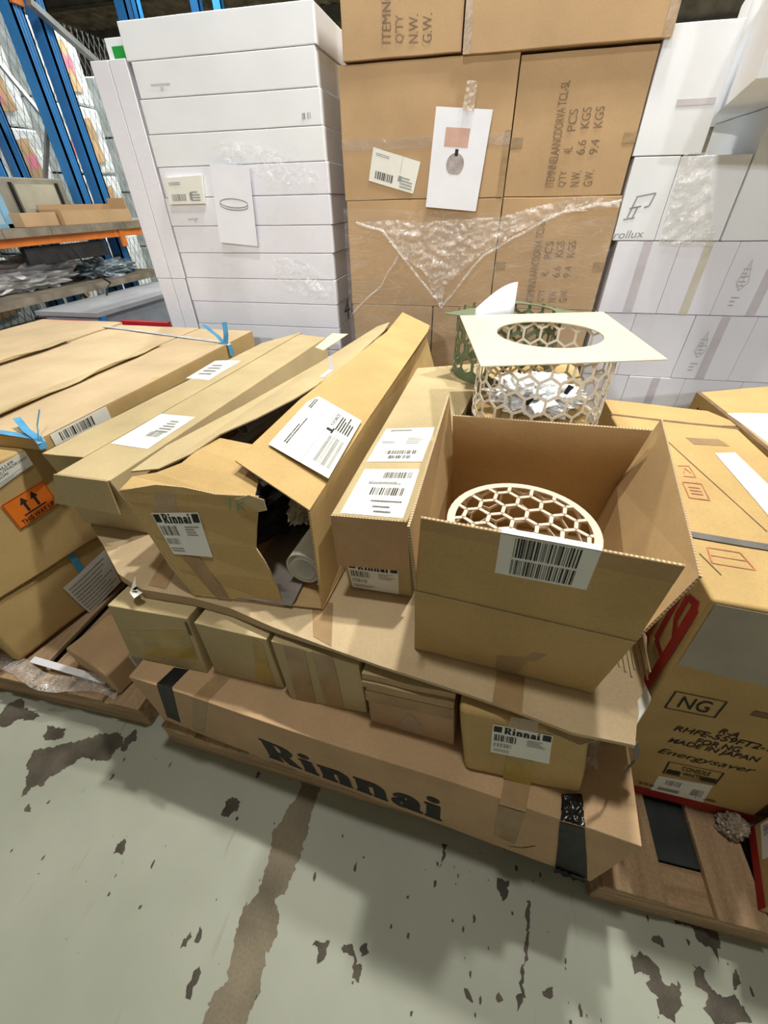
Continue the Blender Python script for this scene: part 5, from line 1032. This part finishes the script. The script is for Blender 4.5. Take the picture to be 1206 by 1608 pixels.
o=filmsheet('stretch_film',lambda a,b:(Vector((lerp(-1.50,-.92,a),2.60,lerp(1.66,1.80,b)-.14*a+.05)),Vector((0,-1,0))),70,24,FILMW,None,.010,13,lambda a,b:abs(b-.5)<.46*math.sin(math.pi*min(1,max(0,a)))**.6,6,(-1.2,2.6,1.6)); tag(o,'slanting shiny fold of film above the ring lamp paper on the left white stack','film')
# narrow uprights left of the stack
Carton('tu1','tall narrow white carton, outermost of the upright pair beside the left stack',WL,amp=.0015)
Carton('tu2','tall narrow white carton, inner one of the upright pair beside the left stack',WL,amp=.0015)
Carton('tv1','white carton under the outermost upright beside the left stack',WL,amp=.0015)
Carton('tv2','white carton under the inner upright beside the left stack',WL,amp=.0015)
mb=MB(); mb.box(-2.0,-1.90,2.66,2.9,2.126,2.205); o=mb.build('small_box',WH,None,loc=(-1.95,2.75,2.126),bevel=.003); tag(o,'small white box with a green label on top of the narrow uprights','box')
mb=MB(); mb.box(-1.968,-1.902,2.658,2.6595,2.13,2.175); mb.build('green_label',GRN,o)
for x0,x1,y0,y1,nm in ((-2.09,-.886,2.62,3.59,'dark low pallet base under the left white stack'),):
    mb=MB(); mb.box(x0,x1,y0,y1,.0,.19); tag(mb.build('wooden_base',WOOD,None,loc=((x0+x1)/2,3,0)),nm,'pallet')
# brown stack
mb=MB(); mb.box(-.79,.57,2.62,3.22,.0,.548)
DB={'Bt1':'brown carton with upright print, top row left of the brown stack','Bt2':'wide plain brown carton, top row right of the brown stack','Bm1':'brown carton with white shipping label, second row left of the brown stack','Bm2':'brown carton printed with upright text, second row right of the brown stack','Bl1':'film-covered brown carton, third row left of the brown stack','Bl2':'film-covered brown carton with faint print, third row right of the brown stack','Bg1':'narrow brown carton, lowest visible row left of the brown stack','Bg2':'brown carton, lowest visible row right of the brown stack, behind the lamps'}
CB={k:Carton(k,v,KB,amp=.003,n=8) for k,v in DB.items()}
o=mb.build('wooden_base',WOOD,None,loc=(-.1,2.9,0)); tag(o,'timber base under the brown carton stack','pallet')
def uptext(f,q,lines,parent,m):
    """lines of print reading upwards; q given bottom-left, bottom-right, top-right, top-left of the block"""
    Q=quad(q); n=len(lines)
    for k,segs in enumerate(lines):
        for (t,a,b) in segs:
            x0=(k+.12)/n; x1=(k+.80)/n
            qq=[Q(x1,a),Q(x1,b),Q(x0,b),Q(x0,a)]
            lettering(f,'printed_text',qq,t,m,parent,.0022,bold=0.0)
BI=mat('worn_brown_ink',(.30,.20,.11),.8,.1,30)
BL=mat('worn_black_ink',(.22,.15,.09),.8,.1,30)
blk=[[('ITEMNNEI.AANCDORVA TCL-SL',0,1)],[("Q'TY",0,.16),('4L',.33,.40),('PCS',.55,.75)],[('N.W.',0,.16),('6.6',.32,.46),('KGS',.57,.76)],[('G.W.',0,.16),('9.4',.32,.46),('KGS',.57,.76)]]
uptext(CB['Bm2'].face('front'),[[.335,.075],[.765,.075],[.71,.82],[.325,.82]],blk,CB['Bm2'].o,BL)
uptext(CB['Bt1'].face('front'),[[.334,.09],[.778,.07],[.77,.9],[.34,.9]],[[('ITEMNO.',0,.40)],[("Q'TY",0,.2)],[('N.W.',0,.2)],[('G.W.',0,.2)]],CB['Bt1'].o,BL)
uptext(CB['Bl2'].face('front'),[[.335,.075],[.765,.075],[.71,.82],[.325,.82]],blk,CB['Bl2'].o,BL)
c=CB['Bm1']; f=c.face('front'); c.strip('front','brown_tape',[[0,.40],[1,.40],[1,.485],[0,.485]],TAPEC,.0018)
c.strip('front','folded_edge_tape',[[.965,0],[1,0],[1,.5],[.965,.5]],TAPE,.0014)
q=[[.162,.163],[.447,.042],[.487,.298],[.199,.423]]; o=decal(f,'shipping_label',q,LB,c.o,.003); rects(f,'barcode',q,barcode(.12,.12,.52,.36,16,3),INK,o,.0036); rects(f,'fine_print',q,dashes(.08,.80,.55,.9,2,2)+dashes(.68,.08,.97,.45,4,3)+[(.62,.25,.70,.42),(.64,.5,.645,1)],GREY,o,.0036)
for k in ('Bm2','Bl2'):
    c=CB[k]; c.strip('front','tape_tab',[[0,.38],[.10,.38],[.10,.455],[0,.455]],TAPE,.0014); c.strip('front','tape_tab',[[.90,.38],[1,.38],[1,.455],[.90,.455]],TAPE,.0014)
CB['Bt2'].strip('front','edge_tape',[[.955,0],[1,0],[1,1],[.955,1]],TAPE,.0014); CB['Bt2'].strip('front','edge_tape',[[0,0],[.04,0],[.04,1],[0,1]],TAPE,.0014)
pB=PT['paperB']; o=panel('paper_sheet',pB,.001,None,PP,PP); tag(o,'white paper with a printed table lamp, taped on the brown stack','paper')
fb=Face(pB); rects(fb,'shade_print',sq,[(.22,.64,.66,.82)],LAMPP,o,.0006)
V=[];F=[]; e=[(.47+.165*math.sin(R(a))*(1 if math.cos(R(a))>-.7 else .95),.47-.115*math.cos(R(a))) for a in range(0,360,12)]
for x,y in e: V.append(fb.at(x,max(y,.37),.0006))
F=[list(range(len(V)))]; mesh('globe_print',V,F,GLOBE,o); rects(fb,'neck_print',sq,[(.44,.55,.50,.62)],DARK,o,.0007)
tB=PT['tapeB']; V=[Vector(p) for p in tB]
ft=Face(V); o=filmsheet('tape_strip',lambda a,b:(ft.at(a,b,.002),ft.n),8,18,film_mat('shiny_tape',.35,.75,60,(.80,.68,.55),.08),None,.008,50,loc=V[0]); tag(o,'crinkled clear tape holding the table lamp paper on the brown stack','tape')
# crumpled stretch film on the brown stack
cr=[(p[0],p[2]) for p in PT['crumple']]; x0=min(p[0] for p in cr); x1=max(p[0] for p in cr); z0=min(p[1] for p in cr); z1=max(p[1] for p in cr)
o=filmsheet('stretch_film',lambda a,b:(Vector((lerp(x0,x1,a),2.602,lerp(z0,z1,b))),Vector((0,-1,0))),150,90,FILMC,None,.024,24,lambda a,b:inpoly(lerp(x0,x1,a),lerp(z0,z1,b),cr),3,(0,2.6,1.3)); tag(o,'bunched crumpled stretch film hanging across the front of the brown stack','film')
o=filmsheet('stretch_film',lambda a,b:(Vector((lerp(-.80,.575,a),2.608,lerp(.75,1.515-.05*a,b))),Vector((0,-1,0))),80,60,FILMT,None,.007,9,None,5,(0,2.608,.9)); tag(o,'thin clear stretch film wrapped round the lower brown cartons','film')
o=filmsheet('stretch_film',lambda a,b:(Vector((lerp(-2.09,-.88,a),2.606,lerp(.55,1.98-.24*a,b))),Vector((0,-1,0))),80,70,FILM,None,.006,7,None,9,(-1.5,2.6,1.0)); tag(o,'clear stretch film wrapped round the lower part of the left white stack','film')
def rope(name,pts,r,label,seed):
    P=[Vector(p) for p in pts]; out=[]
    for a,b in zip(P,P[1:]):
        for k in range(10): q=a.lerp(b,k/10); out.append(q+noise.noise_vector(q*9+Vector((seed,0,0)))*.012)
    mb=MB(); mb.tube(out+[P[-1]],r,6); tag(mb.build(name,FILMW,None,loc=P[0],smooth=True),label,'film')
cp=PT['crumple']
rope('film_rope',[Vector(cp[0])+Vector((0,-.02,0)),Vector(cp[20])+Vector((.02,-.03,0)),Vector(cp[17])+Vector((0,-.02,0))],.006,'twisted film edge along the left side of the bunched film on the brown stack',1)
rope('film_rope',[Vector(cp[8])+Vector((0,-.02,0)),Vector(cp[10])+Vector((0,-.03,0)),Vector(cp[13])+Vector((0,-.03,0)),Vector(cp[16])+Vector((0,-.02,0))],.006,'twisted film edge along the right side of the bunched film on the brown stack',2)
rope('film_rope',[(-.78,2.60,1.0),(-.60,2.59,1.16),(-.50,2.59,1.30)],.005,'thin twisted strand of film at the lower left of the brown stack',3)
# white wall of cartons on the right
c=Carton('WA','big plain white carton standing above the wall of white cubes, beside the brown stack',WH,amp=.002)
c.strip('front','pale_tape',[[.42,.40],[.95,.40],[.95,.45],[.42,.45]],TAPEW,.0014)
c=Carton('WB','white carton overhanging the others at the top right, seen from below',WH,amp=.002)
c=Carton('WC','white carton with a barcode, at the right edge under the overhanging one',WH,amp=.002)
f=c.face('front'); q=[[.14,.50],[.30,.50],[.30,.62],[.14,.62]]; rects(f,'barcode',q,barcode(0,0,1,1,10,6),INK,c.o)
c=Carton('crane','white carton printed with a dark trestle drawing, beside the brown stack',WH,amp=.002); f=c.face('front')
stroke(f,'trestle_drawing',[[.12,.25],[.62,.30],[.70,.60],[.18,.55]],[[(.0,.05),(.5,.05)],[(.15,.1),(.25,.95)],[(.40,.1),(.45,.5)],[(.1,.5),(.6,.5)],[(.2,.95),(1.0,.95)],[(1.0,.95),(.95,.45)],[(.95,.45),(.75,.42)]],.07,GREY,c.o,.0016)
lettering(f,'printed_text',[[.0,.02],[.72,.04],[.69,.14],[.0,.12]],'rollux',GREY,c.o,.0016,shear=.2)
c=Carton('filmbox','plain white carton under bunched film, between the trestle carton and right edge',WH,amp=.002)
o=filmsheet('stretch_film',lambda a,b:(Vector((lerp(.70,1.05,a),2.608,lerp(1.35,1.69,b))),Vector((0,-1,0))),60,60,FILMC,None,.02,16,lambda a,b:abs(a-.35-.25*(1-b))<.16+.3*(1-b)*.6,8,(.9,2.6,1.37)); tag(o,'bunched clear film hanging over the white carton beside the trestle drawing','film')
rn=['upper','middle','lower']; cn=['first','second','third','fourth']; TW={(0,0):TAPEW,(0,1):TAPEWY,(0,2):TAPEW,(1,2):TAPEW,(2,1):TAPEW}
TQ={(0,0):[[.485,0],[.682,0],[.56,1],[.379,1]],(0,1):[[.554,0],[.788,0],[.668,1],[.474,1]],(0,2):[[.66,0],[.82,0],[.62,1],[.47,1]],(1,2):[[.443,0],[.609,0],[.585,1],[.432,1]],(2,1):[[.42,0],[.6,0],[.58,1],[.44,1]]}
for r in range(3):
    for i in range(4):
        k='q%d_%d'%(r,i)
        if k not in K: continue
        c=Carton(k,'white cube carton in the %s row, %s from the brown stack'%(rn[r],cn[i]),WL,group='white cube cartons in the right-hand wall',amp=.0018,n=6)
        if (r,i) in TW: c.strip('front','tape',[[.42,0],[.58,0],[.56,1],[.42,1]] if (r,i)!=(0,2) else [[.60,0],[.76,0],[.74,1],[.60,1]],TW[(r,i)],.0014)
        if (r,i) in ((0,2),(1,2)):
            f=c.face('front'); q=[[.18,.25],[.42,.25],[.42,.80],[.18,.80]]; stroke(f,'printed_emblem',q,[[(.1,.4),(.5,.95),(.9,.4),(.5,.2),(.1,.4)],[(.25,.55),(.75,.55)],[(.5,.85),(.5,.3)]],.035,bpy.data.materials['pale_ink'],c.o,.0016); rects(f,'fine_print',q,dashes(.2,-.2,.8,.1,3,2,.4)+dashes(.2,.3,.8,.8,5,7,.4),bpy.data.materials['pale_ink'],c.o,.0016)
mb=MB(); mb.box(.60,1.70,2.63,3.0,0,.398); tag(mb.build('wooden_base',WOOD,None,loc=(1.1,2.8,0)),'timber base under the right-hand wall of white cubes','pallet')
# ================================================================ racking at the left
wl_=MB(); wl_.box(-14.2,-14,-7,17,0,5.6); wl_=wl_.build('wall_left',CEIL); wl_['kind']='structure'
rk=thing('pallet_rack','tall blue pallet rack with an orange beam, behind the loads at the left','rack',(-3.8,4.5,0))
def post(x,y,h=5.0):
    mb=MB(); mb.box(x-.11,x,y-.05,y-.035,0,h); mb.box(x-.11,x,y+.035,y+.05,0,h); mb.box(x-.012,x,y-.05,y+.05,0,h); mb.box(x-.05,x+.006,y-.018,y-.012,0,h); mb.box(x-.05,x+.006,y+.012,y+.018,0,h)
    return mb.build('upright',RBLUE,rk)
for y in (3.93,4.17,5.28,6.66,7.20): post(-3.6,y)
for y in (3.93,4.17,6.66): post(-4.4,y)
for za,zb in ((.3,1.2),(2.1,1.2),(2.1,3.0),(3.9,3.0)):
    mb=MB(); mb.bar((-3.71,3.93,za),(-4.34,3.93,zb),.035,.02); mb.build('brace',RGREY,rk)
for y0,y1 in ((1.2,3.87),(4.23,5.22)):
    mb=MB(); mb.box(-3.44,-3.39,y0,y1,1.315,1.37); mb.build('beam',RORG,rk); mb=MB(); mb.box(-4.40,-4.35,y0,y1,1.315,1.37); mb.build('beam',RORG,rk)
mb=MB(); mb.box(-3.44,-3.385,3.86,4.24,1.315,1.37); mb.build('beam',RORG,rk)
mb=MB(); mb.box(-3.395,-3.375,3.925,3.985,1.24,1.38); mb.build('beam_connector',RORG,rk)
mb=MB(); mb.box(-3.60,-3.575,3.88,3.98,2.72,3.6); mb.build('post_sleeve',RORG,rk)
k=0
y=1.2
while y<5.0:
    mb=MB(); mb.box(-4.4,-3.36,y,y+.395,1.371,1.425); mb.build('shelf_board',SHELF,rk); y+=.4
mb=MB(); mb.box(-4.4,-3.39,1.2,4.4,.95,1.0); mb.build('lower_shelf',SHELF,rk)
mb=MB(); mb.bar((-3.55,4.0,2.75),(-3.55,5.6,2.12),.05,.04); mb.build('brace',RGREY,rk)
# wire mesh at the back of the rack
mw=thing('wire_mesh','chain-link wire mesh fixed along the back of the blue rack','mesh',(-4.5,5,0)); mb=MB()
for z0,z1,st in ((0.2,3.0,.075),):
    n=int((9.5-1.0)/st)
    for i in range(n):
        for sgn in (1,-1):
            y0=1.0+i*st; L_=2.8
            ya,yb_=y0,y0+sgn*L_*.42
            lo,hi=1.0,9.5; za,zb=z0,z1
            if yb_>hi: t=(hi-ya)/(yb_-ya); zb=za+(z1-z0)*t; yb_=hi
            if yb_<lo: t=(lo-ya)/(yb_-ya); zb=za+(z1-z0)*t; yb_=lo
            mb.bar((-4.46,ya,za),(-4.46,yb_,zb),.0036,.003,Vector((1,0,0)))
    for i in range(int(4.4/.178*.42)): pass
    for sgn in (1,-1):
        ye=9.5 if sgn<0 else 1.0
        for i in range(1,24):
            za=z0+i*.178
            if za>=z1: break
            L_=(z1-za); mb.bar((-4.46,ye,za),(-4.46,ye-(-sgn)*L_*.42 if sgn>0 else ye-L_*.42,z1),.0036,.003,Vector((1,0,0)))
mb.build('wire',WIRE,mw)
for y in (1.0,3.85,6.6,9.5):
    m2=MB(); m2.tube([(-4.49,y,0),(-4.49,y,3.05)],.022); m2.build('mesh_post',RGREY,mw)
# wrapped loads seen through the mesh
rr=random.Random(11); WR=mat('wrapped_white_goods',(.72,.76,.76),.4,.12,9,0,0,.7,.6)
nl=0
spots=[(2.1,0),(3.1,0),(4.1,0),(5.12,0),(6.2,0),(7.3,0)]
names=['nearest','second nearest','third nearest','fourth nearest','fifth nearest','furthest']
lev=['on the floor','second level','third level','fourth level','top level']
for i,(y,_) in enumerate(spots):
    z=0.0
    for j in range(5):
        h=rr.uniform(.5,.62); w=.86; dx=rr.uniform(-.05,.05)
        x1=-4.85+dx; cs=[(x1-.9,y,z+.002),(x1,y+rr.uniform(0,.02),z+.002),(x1,y+w,z+.002),(x1-.9,y+w,z+.002)]; cs+=[(p[0],p[1],z+h) for p in cs]
        c=Carton(None,'white film-wrapped load behind the mesh, %s along the rack, %s'%(names[i],lev[j]),WR,'wrapped load','film-wrapped loads behind the wire mesh','wrapped_load',.012,8,.02,cs); nl+=1
        f=c.face('right')
        for q_ in range(rr.choice((0,1,2,2))):
            a_=rr.uniform(.05,.7); b__=rr.uniform(.15,.6); c.strip('right','pink_label',[(a_,b__),(a_+.14,b__),(a_+.14,b__+.2),(a_,b__+.2)],PINK,.012)
        if rr.random()<.6: c.strip('right','bare_patch',[[.55,.15],[.85,.2],[.8,.85],[.58,.8]],KB,.011)
        z+=h+.012
# things on the shelves
c=thing('steel_cabinet','dull steel oven-like cabinet standing on the rack shelf','cabinet',(-3.75,3.2,1.426))
mb=MB(); mb.box(-4.2,-3.62,3.12,3.75,1.426,1.73); mb.build('body',STEEL,c,bevel=.008)
for y in (3.24,3.66):
    mb=MB(); mb.box(-3.62,-3.605,y,y+.02,1.45,1.70); mb.build('door_slot',DARK,c)
mb=MB(); mb.box(-3.62,-3.61,3.28,3.64,1.46,1.69); mb.build('door',mat('satin_door',(.46,.44,.34),.35,.1,4),c)
c=thing('framed_panel','pale blue framed panel at the left end of the rack shelf','panel',(-3.5,2.8,1.426))
mb=MB(); mb.box(-3.56,-3.52,2.55,3.0,1.426,1.72); mb.build('pane',GLASS,c)
mb=MB(); mb.box(-3.53,-3.50,2.99,3.04,1.426,1.74); mb.box(-3.53,-3.50,2.52,3.04,1.426,1.45); mb.box(-3.53,-3.50,2.52,3.04,1.71,1.74); mb.build('frame',mat('blue_frame',(.22,.42,.58),.5),c)
c=thing('carton','flat pinkish carton lying on the rack shelf beside the framed panel','carton',(-3.5,3.2,1.426))
mb=MB(); mb.box(-3.57,-3.40,3.03,3.34,1.426,1.512); mb.build('body',KP,c,bevel=.003)
c=thing('carton_tray','open kraft carton tray standing on the rack shelf by the blue uprights','carton',(-3.5,3.8,1.426))
for nm,b in (('front_wall',(-3.375,-3.365,3.36,4.13,1.426,1.52)),('back_wall',(-3.575,-3.565,3.36,4.13,1.426,1.56)),('end_wall',(-3.565,-3.375,3.36,3.37,1.426,1.53)),('end_wall',(-3.565,-3.375,4.12,4.13,1.426,1.60)),('bottom',(-3.565,-3.375,3.37,4.12,1.426,1.436))):
    mb=MB(); mb.box(*b); mb.build(nm,KB,c)
c=thing('metal_bench','low grey metal bench with a steel top below the rack shelf','bench',(-3.2,3.4,0))
mb=MB(); mb.box(-3.36,-2.80,2.75,4.15,.885,.915); mb.build('top',mat('pale_grey_top',(.40,.42,.45),.45,.06,5),c); mb=MB(); mb.box(-3.33,-2.84,2.8,4.1,.15,.885); mb.build('body',mat('pale_blue_grey',(.36,.39,.44),.5,.08,4),c)
for y in (2.78,4.07):
    mb=MB(); mb.box(-2.84,-2.80,y,y+.05,0,.885); mb.build('leg',RBLUE,c); mb=MB(); mb.box(-3.34,-3.30,y,y+.05,0,.15); mb.build('leg',RBLUE,c)
c=thing('computer_tower','grey computer tower with a dark front on the floor behind the left lids','computer',(-2.4,3.4,.0))
mb=MB(); mb.box(-2.52,-2.28,3.45,3.9,.0,.98); mb.build('case',mat('pale_grey_case',(.55,.57,.60),.5,.05,4),c,bevel=.006); mb=MB(); mb.box(-2.40,-2.285,3.435,3.45,.45,.93); mb.build('front_panel',DARK,c)
o=crumple('plastic_bundle',(-3.75,3.15,1.10),(.22,.45,.11),PLAS,None,3,.5,3,4,(-3.75,3.15,1.0)); tag(o,'white plastic bundle on the lower shelf below the orange beam','bundle')
o=crumple('plastic_bundle',(-3.65,3.9,1.07),(.18,.3,.08),mat('clear_blue_plastic',(.30,.37,.42),.2,.2,20,0,0,.8,.6),None,5,.5,3,4,(-3.65,3.9,1.0)); tag(o,'clear bluish plastic bundle on the lower shelf near the blue upright','bundle')
mb=MB(); mb.box(-3.46,-3.42,2.95,3.75,1.19,1.30); tag(mb.build('black_tray',DARK,None,loc=(-3.44,3.3,1.2)),'black slatted tray hanging under the orange beam','tray')
mb=MB(); mb.box(-2.50,-2.12,2.62,2.66,.80,.90); mb.box(-3.2,-2.5,2.60,2.66,.80,.885); tag(mb.build('red_tray',REDP,None,loc=(-2.6,2.63,.8)),'red plastic tray edge showing behind the far end of the left lids','tray')
mb=MB(); mb.tube([(-3.35,3.3,1.3),(-3.30,3.35,1.12),(-3.28,3.5,1.0),(-3.27,3.42,.96),(-3.25,3.38,.925)],.008); tag(mb.build('cable',DARK,None,loc=(-3.3,3.4,.84)),'black cable looping down over the lower shelf','cable')

for o_ in bpy.data.objects:
    if o_.type=='MESH' and o_.parent and o_.name.split('.')[0] in ('fine_print','barcode','arrow_marks','printed_mark','black_panel','wire','dark_print'): o_['kind']='stuff'
